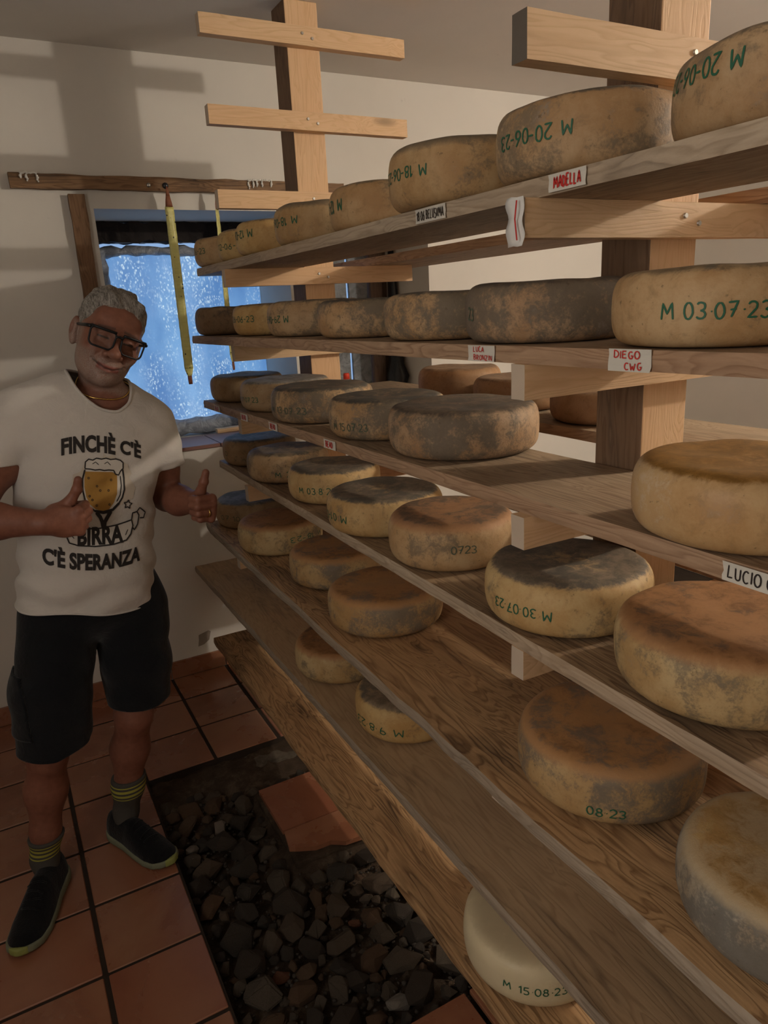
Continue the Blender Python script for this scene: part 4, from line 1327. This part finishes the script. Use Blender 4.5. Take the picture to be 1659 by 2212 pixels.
# coarse body, fine patches for what shows
def inbox(V, lo, hi):
    return ((V > np.array(lo)) & (V < np.array(hi))).all(1)
HB = ((.15, 1.93, 1.395), (.46, 2.26, 1.735))
RHB = ((.03, 1.80, 1.05), (.22, 1.96, 1.28))
LHB = ((.39, 1.83, 1.00), (.53, 2.01, 1.23))
parts = []
V, Q = snets(head_sdf, HB[0], HB[1], .0023); parts.append((V, Q)); nh = len(V)
for fn, b in ((armR, RHB), (armL, LHB)):
    parts.append(snets(fn, b[0], b[1], .0022))
V, Q = snets(body_all, (-.25, 1.86, .06), (.55, 2.32, 1.50), .0075)
cen = V[Q].mean(1)
m_ = .004
keep = np.ones(len(Q), bool)
for b in (RHB, LHB):
    keep &= ~inbox(cen, np.array(b[0]) + m_, np.array(b[1]) - m_)
keep &= ~((np.abs(cen[:, 0] - .262) < .11) & (cen[:, 2] > 1.42))
parts.append(drop_unused(V, Q[keep]))
V, Q = join(parts)
me = np_mesh('person', V, Q)
pl = np.array((V[:nh].astype(f32) - HC) @ HR)
tint = np.zeros((len(V), 4), f32); tint[:, 3] = 1
x, y, z = pl[:, 0], pl[:, 1], pl[:, 2]
def sstep(a, b, v): 
    t = np.clip((v - a) / (b - a), 0, 1); return t * t * (3 - 2 * t)
beard = sstep(-.028, -.05, z) * sstep(-.145, -.12, z) * sstep(.035, .0, y)
side = sstep(.048, .06, np.abs(x)) * sstep(.03, .005, y) * sstep(.03, .01, z) * sstep(-.05, -.02, y)
cheek = (np.abs(x) < .04) * sstep(-.062, -.045, z) * (np.abs(x) > .0)
beard = np.clip(np.maximum(beard * (1 - .7 * cheek), side), 0, 1)
tint[:nh, 0] = beard
lip = np.exp(-((z + .0740 - .12 * np.abs(x)) / .0080) ** 4) * (np.abs(x) < .028) * (y < -.08)
tint[:nh, 1] = lip * .85
tint[:nh, 0] *= (1 - lip)
brow = np.exp(-((z - .0255 + .0025 * (np.abs(x) - .03) / .02) / .0042) ** 4) * (np.abs(x) > .011) * (np.abs(x) < .052) * (y < -.06)
slit = np.exp(-(z / .0026) ** 4) * (np.abs(np.abs(x) - .032) < .0145) * (y < -.07)
mline = np.exp(-((z + .0742 - .45 * np.maximum(0, np.abs(x) - .011)) / .0022) ** 2) * (np.abs(x) < .040) * (y < -.07)
tint[:nh, 2] = np.clip(brow * .62 + slit * .95 + mline * .8, 0, 1)
ca = me.color_attributes.new('tint', 'FLOAT_COLOR', 'POINT')
ca.data.foreach_set('color', tint.ravel())
person = link('person', me, M_SKIN)
tag(person, 'smiling man in a white beer print t-shirt and black shorts giving two thumbs up', 'person')

# ---- hair
def hair_sdf(P):
    p = head_local(P)
    x, y, z = p[..., 0], p[..., 1], p[..., 2]
    strand = np.sin(95 * x + 1.8 * np.sin(42 * y + 30 * z) + 25 * y) * .0030 + np.sin(55 * y + 40 * z + 3 * np.sin(60 * x)) * .0016 + np.sin(260 * x + 40 * y + 5 * np.sin(60 * z)) * .0009
    top = np.clip((z - .03) / .06, 0, 1)
    d = ell(p, (0, .016, .036), (.0795, .0995, .0905)) - .002 - .0075 * top - strand * (.4 + 1.1 * top)
    d = smin(d, cap(p, (-.035, -.058, .100), (.040, -.058, .098), .017, .018) - strand, .02)
    d = smax(d, -(z * .80 + (y + .006) * .60 - .006), .008)
    hl = -.078 + .25 * np.maximum(0, np.abs(x) - .05)
    d = smax(d, -(y - hl + .35 * np.maximum(0, z - .075)), .006)
    return d
V, Q = snets(hair_sdf, HB[0], (HB[1][0] + .02, HB[1][1], HB[1][2] + .03), .0023)
def hair_mat():
    t = NT('grey_hair')
    p = t.coord()
    n1 = t.noise(t.vmath('MULTIPLY', p, (1, .18, .3)), 260, 4, 0.7, 1.2)
    n2 = t.noise(p, 24, 3)
    c = t.mix(t.ramp(n1, [(0.35, 0.0), (0.68, 1.0)]), (0.07, 0.06, 0.05), (0.50, 0.46, 0.41))
    c = t.mix(t.math('MULTIPLY', n2, 0.35), c, (0.10, 0.085, 0.07))
    t.bump(n1, 0.8, 0.004)
    return t.done(c, 0.6, 0.35)
hair = link('hair', np_mesh('hair', V, Q), hair_mat(), person)
hair['label'] = 'short wavy grey hair'

# ---- glasses
gl = bpy.data.meshes.new('glasses')
def hl(p): return tuple(headw(p))
def rrect(cx, cy, w, h, r, n=6, taper=.0):
    out = []
    for (sx, sy, a0) in ((1, 1, 0), (-1, 1, 90), (-1, -1, 180), (1, -1, 270)):
        for k in range(n + 1):
            a = math.radians(a0 + 90 * k / n)
            yy = cy + sy * (h / 2 - r) + r * math.sin(a)
            xx = cx + sx * (w / 2 - r) + r * math.cos(a)
            xx = cx + (xx - cx) * (1 - taper * (cy + h / 2 - yy) / h)
            out.append((xx, yy))
    return out
def yface(x): return -.1165 + .012 * (abs(x) / .06) ** 2
VV, FF = [], []
lens_me = []
for s in (-1, 1):
    loop = rrect(s * .038, -.004, .062, .047, .013, taper=.10)
    rp = [hl((a, yface(a), b)) for a, b in loop]
    v, f = tube(rp, .0024, 8, True)
    o = len(VV); VV += v; FF += [tuple(i + o for i in q) for q in f]
    # thick brow bar
    v, f = tube([hl((s * a, yface(a) - .001, .0185)) for a in (.009, .02, .037, .055, .070)], .0036, 8)
    o = len(VV); VV += v; FF += [tuple(i + o for i in q) for q in f]
    # temple
    v, f = tube([hl((s * .069, yface(.069), .0160)), hl((s * .076, -.085, .0145)), hl((s * .079, -.04, .012)), hl((s * .0815, .004, .010)), hl((s * .083, .03, -.004))], [.0045, .0045, .004, .0035, .003], 8)
    o = len(VV); VV += v; FF += [tuple(i + o for i in q) for q in f]
    cen_ = len(rp)
    lens_me.append(mesh_pd('lens', rp + [hl((s * .038, yface(.038) - .0015, -.004))], [(i, (i + 1) % cen_, cen_) for i in range(cen_)]))
v, f = tube([hl((a, yface(a) - .001, .008 + .004 * (1 - (a / .009) ** 2))) for a in (-.009, -.0045, 0, .0045, .009)], .0032, 8)
o = len(VV); VV += v; FF += [tuple(i + o for i in q) for q in f]
glasses = link('glasses', mesh_pd('glasses', VV, FF), plain('black_acetate', (0.008, 0.008, 0.009), 0.42, 0.3), person, True)
glasses['label'] = 'black rectangular glasses'
t = NT('spectacle_lens')
mixn = t.n('ShaderNodeMixShader'); tr = t.n('ShaderNodeBsdfTransparent'); gs = t.n('ShaderNodeBsdfGlossy')
tr.inputs[0].default_value = (.93, .94, .95, 1); gs.inputs['Roughness'].default_value = .05
fr_ = t.n('ShaderNodeFresnel'); fr_.inputs[0].default_value = 1.45
t.l(fr_.outputs[0], mixn.inputs[0]); t.l(tr.outputs[0], mixn.inputs[1]); t.l(gs.outputs[0], mixn.inputs[2]); t.l(mixn.outputs[0], t.out.inputs[0])
for lm in lens_me:
    link('lens', lm, t.m, glasses, True)

# ---- t-shirt
SR0, SR1 = (.060, 2.125, 1.390), (-.012, 2.090, 1.285)
SL0, SL1 = (.385, 2.13, 1.325), (.418, 2.122, 1.19)
def shirt_sdf(P):
    x, y, z = P[..., 0], P[..., 1], P[..., 2]
    d = torso(P)
    sr = (P - A3(.02, 2.1, 1.277)) @ A3(.12, 0, .99)
    sl = (P - A3(.417, 2.1, 1.203)) @ A3(-.03, 0, 1.0)
    sdR = cap(P, SR0, tuple(Vector(SR0) + (Vector(SR1) - Vector(SR0)) * 1.9), .066, .064)
    sdL = cap(P, SL0, tuple(Vector(SL0) + (Vector(SL1) - Vector(SL0)) * 1.6), .064, .050)
    up = sstep(-.01, .06, sr)                      # blend into the body only above the hem
    d = np.minimum(smin(d, smax(sdR, -sr, .003), .004 + .045 * up), d)
    d = np.minimum(smin(d, smax(sdL, -sl, .003), .004 + .045 * sstep(-.01, .06, sl)), d)
    low = sstep(1.22, .98, z)
    fold = np.sin(62 * z + 26 * x + 4 * np.sin(13 * x + 1.2) + 2 * np.sin(21 * y)) * np.sin(9 * x + 17 * z + 1.0)
    d = d - (.0035 * low + .0012) * fold
    pull = np.sin(75 * (z * .8 - (x - .3) * .6) + 2) * sstep(.24, .36, x) * sstep(1.36, 1.25, z) * sstep(1.0, 1.15, z)
    return d - .0022 * pull
def cutfn(P):
    x, y, z = P[..., 0], P[..., 1], P[..., 2]
    hem = z - (.853 - .16 * (x - .14) + .006 * np.sin(22 * x))
    k = hem
    nk = ((np.abs((x - .264) / .078) ** 2.6 + np.abs((y - 2.105) / .080) ** 2.6) ** (1 / 2.6) - 1) * .075
    nk = np.where(z > 1.3, nk, 1.0)
    return np.minimum(k, nk)
def cut_mesh(V, Q, sdf, cut, it=6):
    """keep cut>0, slide the border vertices onto cut = 0"""
    V = V.astype(np.float64)
    c = cut(V.astype(f32))
    keepf = (c[Q] > 0).any(1)
    V, Q = drop_unused(V, Q[keepf])
    c = cut(V.astype(f32))
    bad = np.where(c < 0)[0]
    e = 5e-4
    def grad(fn, p):
        p = p.astype(np.float64)
        return np.stack([(fn((p + np.eye(3)[i] * e).astype(f32)) - fn((p - np.eye(3)[i] * e).astype(f32))) / (2 * e) for i in range(3)], 1)
    p = V[bad]
    for _ in range(it):
        cv = cut(p.astype(f32)); gc = grad(cut, p)
        dv = sdf(p.astype(f32)); gd = grad(sdf, p)
        gd /= np.linalg.norm(gd, axis=1, keepdims=True) + 1e-9
        gt = gc - (gc * gd).sum(1, keepdims=True) * gd
        step = -np.clip(cv, -.006, .006)[:, None] * gt / np.maximum((gt * gt).sum(1, keepdims=True), .05)
        p = p + step - np.clip(dv, -.004, .004)[:, None] * gd
    V[bad] = p
    return V, Q
V, Q = snets(shirt_sdf, (-.19, 1.94, .76), (.53, 2.30, 1.53), .005)
V, Q = cut_mesh(V, Q, shirt_sdf, cutfn)
def fabric(name, col, rough=.85, wr=.5, sc=26):
    t = NT(name)
    p = t.coord()
    n1 = t.noise(p, sc, 4, 0.6, 0.6)
    n2 = t.noise(p, 700, 2, 0.5)
    c = t.mix(t.math('MULTIPLY', n1, .25), col, tuple(x * .75 for x in col))
    t.bump(t.math('ADD', t.math('MULTIPLY', n1, 1.0), t.math('MULTIPLY', n2, .1)), wr, .006)
    t.b.inputs['Sheen Weight'].default_value = 0.15
    return t.done(c, rough, .15)
M_SHIRT = fabric('white_cotton', (0.60, 0.56, 0.51))
shirt = link('t_shirt', np_mesh('t_shirt', V, Q), M_SHIRT, person)
shirt['label'] = 'white cotton t-shirt with a beer glass print'
bv = BVHTree.FromPolygons([Vector(v) for v in V], [tuple(map(int, q)) for q in Q])
sol = shirt.modifiers.new('cloth', 'SOLIDIFY'); sol.thickness = .0022; sol.offset = -1
# rolled hems along the open borders
bm = bmesh.new(); bm.from_mesh(shirt.data)
be = [e for e in bm.edges if len(e.link_faces) == 1]
seen = set()
loops = []
for e in be:
    if e.index in seen: continue
    loop = [e.verts[0], e.verts[1]]; seen.add(e.index)
    while True:
        nx = [q for q in loop[-1].link_edges if len(q.link_faces) == 1 and q.index not in seen]
        if not nx: break
        seen.add(nx[0].index)
        loop.append(nx[0].other_vert(loop[-1]))
        if loop[-1] is loop[0]: break
    if len(loop) > 20: loops.append([v.co.copy() for v in loop[:-1]])
bm.free()
def smooth_loop(L, n=4):
    for _ in range(n):
        L = [(L[i - 1] + L[i] * 2 + L[(i + 1) % len(L)]) / 4 for i in range(len(L))]
    return L
for L in loops:
    zc = sum(v.z for v in L) / len(L)
    neck = zc > 1.37
    v, f = tube(smooth_loop(L), .0042 if neck else .0026, 8, True)
    link('collar' if neck else 'hem', mesh_pd('hem', v, f), M_SHIRT, shirt, True)

# ---- print on the shirt: print units are about a millimetre, u right, v down
PA = {(100, 950): (.104, 1.339), (300, 950): (.328, 1.31), (100, 1230): (.049, 1.002), (300, 1230): (.278, .95)}
def pmap(u, v):
    a, b = (u - 100) / 200, (v - 950) / 280
    X = (PA[(100, 950)][0] * (1 - a) + PA[(300, 950)][0] * a) * (1 - b) + (PA[(100, 1230)][0] * (1 - a) + PA[(300, 1230)][0] * a) * b
    Z = (PA[(100, 950)][1] * (1 - a) + PA[(300, 950)][1] * a) * (1 - b) + (PA[(100, 1230)][1] * (1 - a) + PA[(300, 1230)][1] * a) * b
    return X, Z
def on_shirt(u, v, lift):
    X, Z = pmap(u, v)
    hit, nrm, _, _ = bv.ray_cast(Vector((X, 1.6, Z)), Vector((0, 1, 0)))
    if hit is None:
        return Vector((X, 2.1, Z))
    if nrm.y > 0: nrm = -nrm
    return hit + Vector((0, -1, 0)) * lift
M_PBLACK = plain('print_black', (0.028, 0.024, 0.022), 0.8)
M_PAMBER = plain('print_amber', (0.44, 0.24, 0.055), 0.8, var=0.3)
M_PWHITE = plain('print_white', (0.62, 0.58, 0.52), 0.8)
M_PTAN = plain('print_stain', (0.56, 0.49, 0.40), 0.85)
def print_poly(name, pts, mat, lift, dens=5.0):
    """filled polygon cut into small cells so it follows the cloth"""
    bm = bmesh.new()
    f = bm.faces.new([bm.verts.new((a, b, 0)) for a, b in pts])
    bmesh.ops.triangulate(bm, faces=[f])
    us = [p[0] for p in pts]; vs2 = [p[1] for p in pts]
    for ax, arr in ((0, us), (1, vs2)):
        q = min(arr) + dens
        while q < max(arr):
            n_ = [0, 0, 0]; n_[ax] = 1; c_ = [0, 0, 0]; c_[ax] = q
            bmesh.ops.bisect_plane(bm, geom=bm.verts[:] + bm.edges[:] + bm.faces[:], plane_co=c_, plane_no=n_)
            q += dens
    for v in bm.verts:
        v.co = on_shirt(v.co.x, v.co.y, lift)
    return link(name, from_bm(name, bm), mat, shirt)
def print_lines(name, lines, mat, lift):
    V, F = [], []
    for pl, w in lines:
        v, f = ribbon2d(resample(pl, 3.0), w * 1.35)
        o = len(V)
        V += [on_shirt(a, b, lift) for a, b in v]; F += [tuple(i + o for i in q) for q in f]
    return link(name, mesh_pd(name, V, F), mat, shirt)
def print_text(txt, u0, u1, vtop, vbot, bend, slope, lift=.0022):
    cu = bpy.data.curves.new('lettering', 'FONT')
    cu.body = txt; cu.offset = .042; cu.resolution_u = 4; cu.space_character = 1.02
    ob = bpy.data.objects.new('lettering_tmp', cu)
    COL.objects.link(ob)
    dg = bpy.context.evaluated_depsgraph_get()
    me = bpy.data.meshes.new_from_object(ob.evaluated_get(dg))
    bpy.data.objects.remove(ob)
    bm = bmesh.new(); bm.from_mesh(me)
    bpy.data.meshes.remove(me)
    xs = [v.co.x for v in bm.verts]
    a, b = min(xs), max(xs)
    c = 0.0; d = .70                     # baseline and cap height of the built-in face
    for v in bm.verts:
        s = (v.co.x - a) / (b - a)
        t_ = (v.co.y - c) / (d - c)
        v.co = (u0 + (u1 - u0) * s, vbot + (vtop - vbot) * t_ - bend * (1 - (2 * s - 1) ** 2) + slope * (s - .5), 0)
    bmesh.ops.triangulate(bm, faces=bm.faces[:])
    us = [v.co.x for v in bm.verts]; ws = [v.co.y for v in bm.verts]
    for ax, arr in ((0, us), (1, ws)):
        q = min(arr) + 6
        while q < max(arr):
            n_ = [0, 0, 0]; n_[ax] = 1; c_ = [0, 0, 0]; c_[ax] = q
            bmesh.ops.bisect_plane(bm, geom=bm.verts[:] + bm.edges[:] + bm.faces[:], plane_co=c_, plane_no=n_)
            q += 6
    for v in bm.verts:
        v.co = on_shirt(v.co.x, v.co.y, lift)
    o = link('print_lettering', from_bm('print_lettering', bm), M_PBLACK, shirt)
    o['kind'] = 'stuff'
    return o
print_text("FINCHÈ", 131, 247, 949, 981, 7, -2)
print_text("C'È", 258, 307, 958, 984, 1, 12)
print_text("BIRRA", 163, 263, 1133, 1169, 0, -8)
print_text("C'È SPERANZA", 92, 304, 1180, 1213, -12, -6)
rs = random.Random(5)
blob = [(222 + (46 + 34 * rs.random()) * math.cos(a), 1045 + (40 + 34 * rs.random()) * math.sin(a)) for a in np.linspace(0, 6.2, 46)]
foam = [(180, 1010), (181, 996), (188, 990), (197, 992), (205, 988), (216, 990), (226, 988), (236, 991), (248, 990), (258, 993), (264, 998), (264, 1010), (258, 1016), (254, 1024), (247, 1022), (243, 1014), (232, 1013), (222, 1014), (212, 1012), (202, 1013), (192, 1011)]
glassp = [(180, 1012), (262, 1012), (266, 1030), (267, 1055), (262, 1072), (251, 1088), (236, 1100), (219, 1104), (204, 1101), (190, 1092), (180, 1076), (175, 1055), (175, 1032)]
beer = [(181, 1016), (250, 1018), (251, 1040), (250, 1064), (243, 1082), (232, 1096), (217, 1100), (203, 1096), (191, 1086), (183, 1070), (179, 1050), (179, 1032)]
print_poly('print_stain', [(p[0], p[1] * .9 + 104) for p in blob], M_PTAN, .0012)
print_poly('glass_print', glassp, M_PWHITE, .0016)
print_poly('beer_print', beer, M_PAMBER, .0020)
print_poly('foam_print', foam, M_PWHITE, .0023)
rib = [(150, 1143), (175, 1137), (210, 1136), (245, 1130), (283, 1120), (286, 1132), (281, 1150), (270, 1162), (240, 1170), (200, 1175), (165, 1174), (146, 1168), (141, 1156)]
print_poly('ribbon_print', rib, M_PWHITE, .0016)
star = [(275 + (10 if k % 2 == 0 else 5) * math.sin(k * math.pi / 5 + .15), 1087 - (10 if k % 2 == 0 else 5) * math.cos(k * math.pi / 5 + .15)) for k in range(10)]
LN = [(foam + foam[:1], 2.0), ([(180, 1012), (175, 1032), (175, 1055), (180, 1076), (190, 1092), (204, 1101), (219, 1104), (236, 1100), (251, 1088), (262, 1072), (267, 1055), (266, 1030), (263, 1012)], 2.6),
      ([(236, 1100), (228, 1112), (222, 1122), (220, 1134)], 6.0), ([(204, 1102), (212, 1112), (216, 1122), (218, 1134)], 6.0), ([(200, 1099), (219, 1102), (240, 1097), (255, 1083)], 4.0),
      ([(258, 1026), (260, 1046), (257, 1066), (249, 1080)], 1.6), (rib + rib[:1], 2.2), (star + star[:1], 1.8),
      ([(283, 1120), (286, 1106), (297, 1104), (302, 1112), (298, 1130), (290, 1142), (284, 1136)], 2.2), ([(297, 1104), (304, 1096), (312, 1102), (319, 1108), (314, 1119), (304, 1118)], 2.0),
      ([(196, 1000), (203, 996), (210, 1002)], 1.2), ([(222, 1000), (229, 996), (236, 1003)], 1.2), ([(149, 1150), (156, 1158)], 1.2), ([(274, 1140), (268, 1152)], 1.2)]
for (bx, by) in ((206, 1047), (213, 1056), (231, 1056), (190, 1068), (196, 1076), (233, 1086), (237, 1034), (188, 1030), (205, 1088)):
    LN.append(([(bx + 2 * math.cos(a), by + 2 * math.sin(a)) for a in np.linspace(0, 6.28, 9)], 1.0))
ol = print_lines('print_outline', LN, M_PBLACK, .0027)
ol['kind'] = 'stuff'

# ---- shorts
def shorts_sdf(P):
    x, y, z = P[..., 0], P[..., 1], P[..., 2]
    d = ell(P, (.155, 2.122, .87), (.188, .128, .14))
    lr = chain(P, [((.056, 2.122, .80), .106), ((.012, 2.085, .63), .102), ((-.022, 2.046, .40), .100)], .02)
    ll = chain(P, [((.260, 2.125, .80), .104), ((.245, 2.11, .63), .099), ((.232, 2.10, .42), .086)], .02)
    lg = smin(lr, ll, .012)
    d = smin(d, lg, .03)
    fold = np.sin(48 * z + 30 * x + 3 * np.sin(25 * y)) * np.sin(14 * x + 9 * z)
    return d - .0035 * fold * sstep(.85, .7, z)
def shorts_cut(P):
    x, z = P[..., 0], P[..., 2]
    return z - np.where(x < .12, .466 + .01 * np.abs(x + .016) / .09, .512 + .10 * (.235 - x) * (x < .235))
V, Q = snets(shorts_sdf, (-.16, 1.93, .36), (.40, 2.28, .96), .0055)
V, Q = cut_mesh(V, Q, shorts_sdf, shorts_cut)
M_SHORTS = fabric('black_cotton', (0.008, 0.009, 0.011), .95, .5, 30)
shorts = link('shorts', np_mesh('shorts', V, Q), M_SHORTS, person)
shorts['label'] = 'black cargo shorts'
sol = shorts.modifiers.new('cloth', 'SOLIDIFY'); sol.thickness = .003; sol.offset = -1
cen = V[Q].mean(1)
nrm = np.cross(V[Q[:, 1]] - V[Q[:, 0]], V[Q[:, 2]] - V[Q[:, 0]])
sel = (cen[:, 0] < -.062) & (cen[:, 2] > .535) & (cen[:, 2] < .70) & (cen[:, 1] < 2.13)
pv, pq = drop_unused(V, Q[sel])
bm = bmesh.new(); tmp = np_mesh('pocket', pv, pq); bm.from_mesh(tmp); bm.normal_update()
for v in bm.verts: v.co += v.normal * .004
pk = link('pocket', from_bm('pocket', bm), M_SHORTS, shorts, True)
sol = pk.modifiers.new('t', 'SOLIDIFY'); sol.thickness = .009; sol.offset = 0

# ---- socks and shoes
def sock_mat():
    t = NT('striped_sock')
    z = t.xyz(t.coord())[2]
    band = t.ramp(t.math('FRACT', t.math('MULTIPLY', z, 62.0)), [(0.0, 1.0), (0.52, 1.0), (0.56, 0.0), (1.0, 0.0)])
    zone = t.math('MULTIPLY', t.math('GREATER_THAN', z, -.060), t.math('LESS_THAN', z, -.012))
    c = t.mix(t.math('MULTIPLY', band, zone), (0.075, 0.068, 0.058), (0.36, 0.34, 0.06))
    t.bump(t.noise(t.coord(), 300, 2), .4, .002)
    return t.done(c, .9, .1)
M_SOCK = sock_mat()
M_SHOE = fabric('black_mesh_upper', (0.006, 0.006, 0.007), .9, .4, 120)
M_SOLE = plain('grey_green_sole', (0.22, 0.23, 0.15), .7, var=.4)
M_LIME = plain('lime_toe', (0.26, 0.28, 0.08), .6)
UW = [0, .03, .10, .16, .21, .25, .275, .29]
WW = [.026, .035, .037, .045, .049, .043, .030, .012]
UH = [0, .03, .09, .12, .16, .21, .26, .29]
HH = [.088, .098, .096, .098, .078, .056, .045, .028]
def shoe(heel, toe, an, top, cuff, lab):
    h2, t2 = Vector((*heel, 0)), Vector((*toe, 0))
    ux = (t2 - h2); L = ux.length; ux.normalize()
    uy = Vector((0, 0, 1)).cross(ux)
    Mx = np.array([[ux[i], uy[i], (0, 0, 1)[i]] for i in range(3)], f32)
    k = .29 / L
    def loc(P): return ((P - A3(*h2)) @ Mx) * k
    def upper(P):
        p = loc(P); u, v, w = p[..., 0], p[..., 1], p[..., 2]
        a = np.interp(u, UW, WW).astype(f32); b = np.interp(u, UH, HH).astype(f32)
        n = (np.abs(v / a) ** 2.4 + np.abs((w - .012) / (b - .012)) ** 2.2) ** (1 / 2.3)
        d = (n - 1) * np.minimum(a, b) * .7
        d = smax(d, -u + .003, .01); d = smax(d, u - .288, .012); d = smax(d, .016 - w, .004)
        return d / k
    def sole(P):
        p = loc(P); u, v, w = p[..., 0], p[..., 1], p[..., 2]
        a = np.interp(u, UW, WW).astype(f32) + .0045
        d = np.abs(v) - a
        d = smax(d, -u - .004, .02); d = smax(d, u - .293, .02)
        top_ = .030 - .010 * np.clip(u / .15, 0, 1) + .012 * np.clip((u - .24) / .05, 0, 1)
        bot = .012 * np.clip((u - .22) / .07, 0, 1) ** 2 + .001
        d = smax(d, w - top_, .006); d = smax(d, bot - w, .004)
        return d / k
    lo = np.minimum(np.array(heel), np.array(toe)) - .07; hi = np.maximum(np.array(heel), np.array(toe)) + .07
    V, Q = snets(upper, (lo[0], lo[1], -.005), (hi[0], hi[1], .115), .004)
    s = link('shoe', np_mesh('shoe', V, Q), M_SHOE, person)
    s['label'] = lab
    V, Q = snets(sole, (lo[0], lo[1], -.008), (hi[0], hi[1], .05), .004)
    link('sole', np_mesh('sole', V, Q), M_SOLE, s)
    def capf(P):
        p = loc(P)
        return np.maximum(sole(P) - .002, (.281 - p[..., 0]) / k)
    V, Q = snets(capf, (lo[0], lo[1], -.008), (hi[0], hi[1], .06), .004)
    link('toe_cap', np_mesh('toe_cap', V, Q), M_LIME, s)
    for q in range(4):
        u = .135 + .02 * q
        hgt = float(np.interp(u, UH, HH)) + .002
        pts = []
        for vv in np.linspace(-.024, .024, 7):
            aa = float(np.interp(u, UW, WW))
            wz = .012 + (hgt - .012) * max(0, 1 - (abs(vv) / aa) ** 2.4) ** (1 / 2.2)
            pts.append(h2 + ux * (u + .004 * (1 if q % 2 else -1) * vv / .024) / k + uy * (vv / k) + Vector((0, 0, wz / k + .001)))
        v, f = tube(pts, .0025, 6)
        link('lace', mesh_pd('lace', v, f), M_SHOE, s, True)
    # sock: object origin at the cuff so that stripes sit below it
    mid = h2 + ux * .075 / k
    def sockf(P):
        d = leg(P, *top) - .0035
        d = smin(d, cap(P, (mid.x, mid.y, .05), an, .030, .036), .02)
        return np.maximum(np.maximum(d, P[..., 2] - cuff), .05 - P[..., 2])
    V, Q = snets(sockf, (an[0] - .09, an[1] - .1, .04), (an[0] + .09, an[1] + .1, cuff + .012), .004)
    org = np.array((an[0], an[1], cuff))
    sk = link('sock', np_mesh('sock', V - org, Q), M_SOCK, person, True, tuple(org))
    sk['label'] = 'grey sock with yellow stripes'
def lerpv(a, b, t_): return tuple(Vector(a).lerp(Vector(b), t_))
shoe((-.065, 2.115), (-.195, 1.835), R_AN, (R_HIP, R_KN, R_AN, -1), .183, 'black sneaker set forward')
shoe((.105, 2.215), (.242, 1.955), L_AN, (L_HIP, L_KN, L_AN, 1), .238, 'black sneaker with its toe at the pit edge')

# ---- necklace and ring
M_GOLD = plain('gold', (0.72, 0.47, 0.14), .25, .5, 1.0)
neck_bm = bmesh.new()
pts = []
def gradn(fn, p):
    e = 1e-3
    P = np.array([[p[0] + (i == 0) * e * s, p[1] + (i == 1) * e * s, p[2] + (i == 2) * e * s] for i in range(3) for s in (1, -1)], f32)
    v = fn(P)
    return Vector(((v[0] - v[1]), (v[2] - v[3]), (v[4] - v[5]))).normalized()
for k in range(96):
    a = 2 * math.pi * k / 96
    p = Vector((.266 + .07 * math.cos(a), 2.105 + .075 * math.sin(a), 1.452 - .012 * math.cos(a) + .030 * math.sin(a)))
    for _ in range(12):
        dv = float(head_sdf(np.array([[p.x, p.y, p.z]], f32))[0])
        gg = gradn(head_sdf, p)
        p -= gg * (dv - .003) * .8
    pts.append(p)
v, f = tube(smooth_loop(pts, 2), [.0026 if i % 2 else .0017 for i in range(len(pts))], 6, True)
link('necklace', mesh_pd('necklace', v, f), M_GOLD, person, True)['label'] = 'gold chain necklace'
rc = np.array(LW, f32) + LHM @ A3(.083 + .006, -.0098, -.016)
ax = LHM @ A3(.011, 0, -.041); ax /= np.linalg.norm(ax)
e1 = LHM @ A3(0, 1, 0); e2 = np.cross(ax, e1)
v, f = tube([tuple(rc + .0122 * (math.cos(a) * e1 + math.sin(a) * e2)) for a in np.linspace(0, 2 * math.pi, 25)[:-1]], .0017, 6, True)
link('ring', mesh_pd('ring', v, f), M_GOLD, person, True)['label'] = 'gold ring'
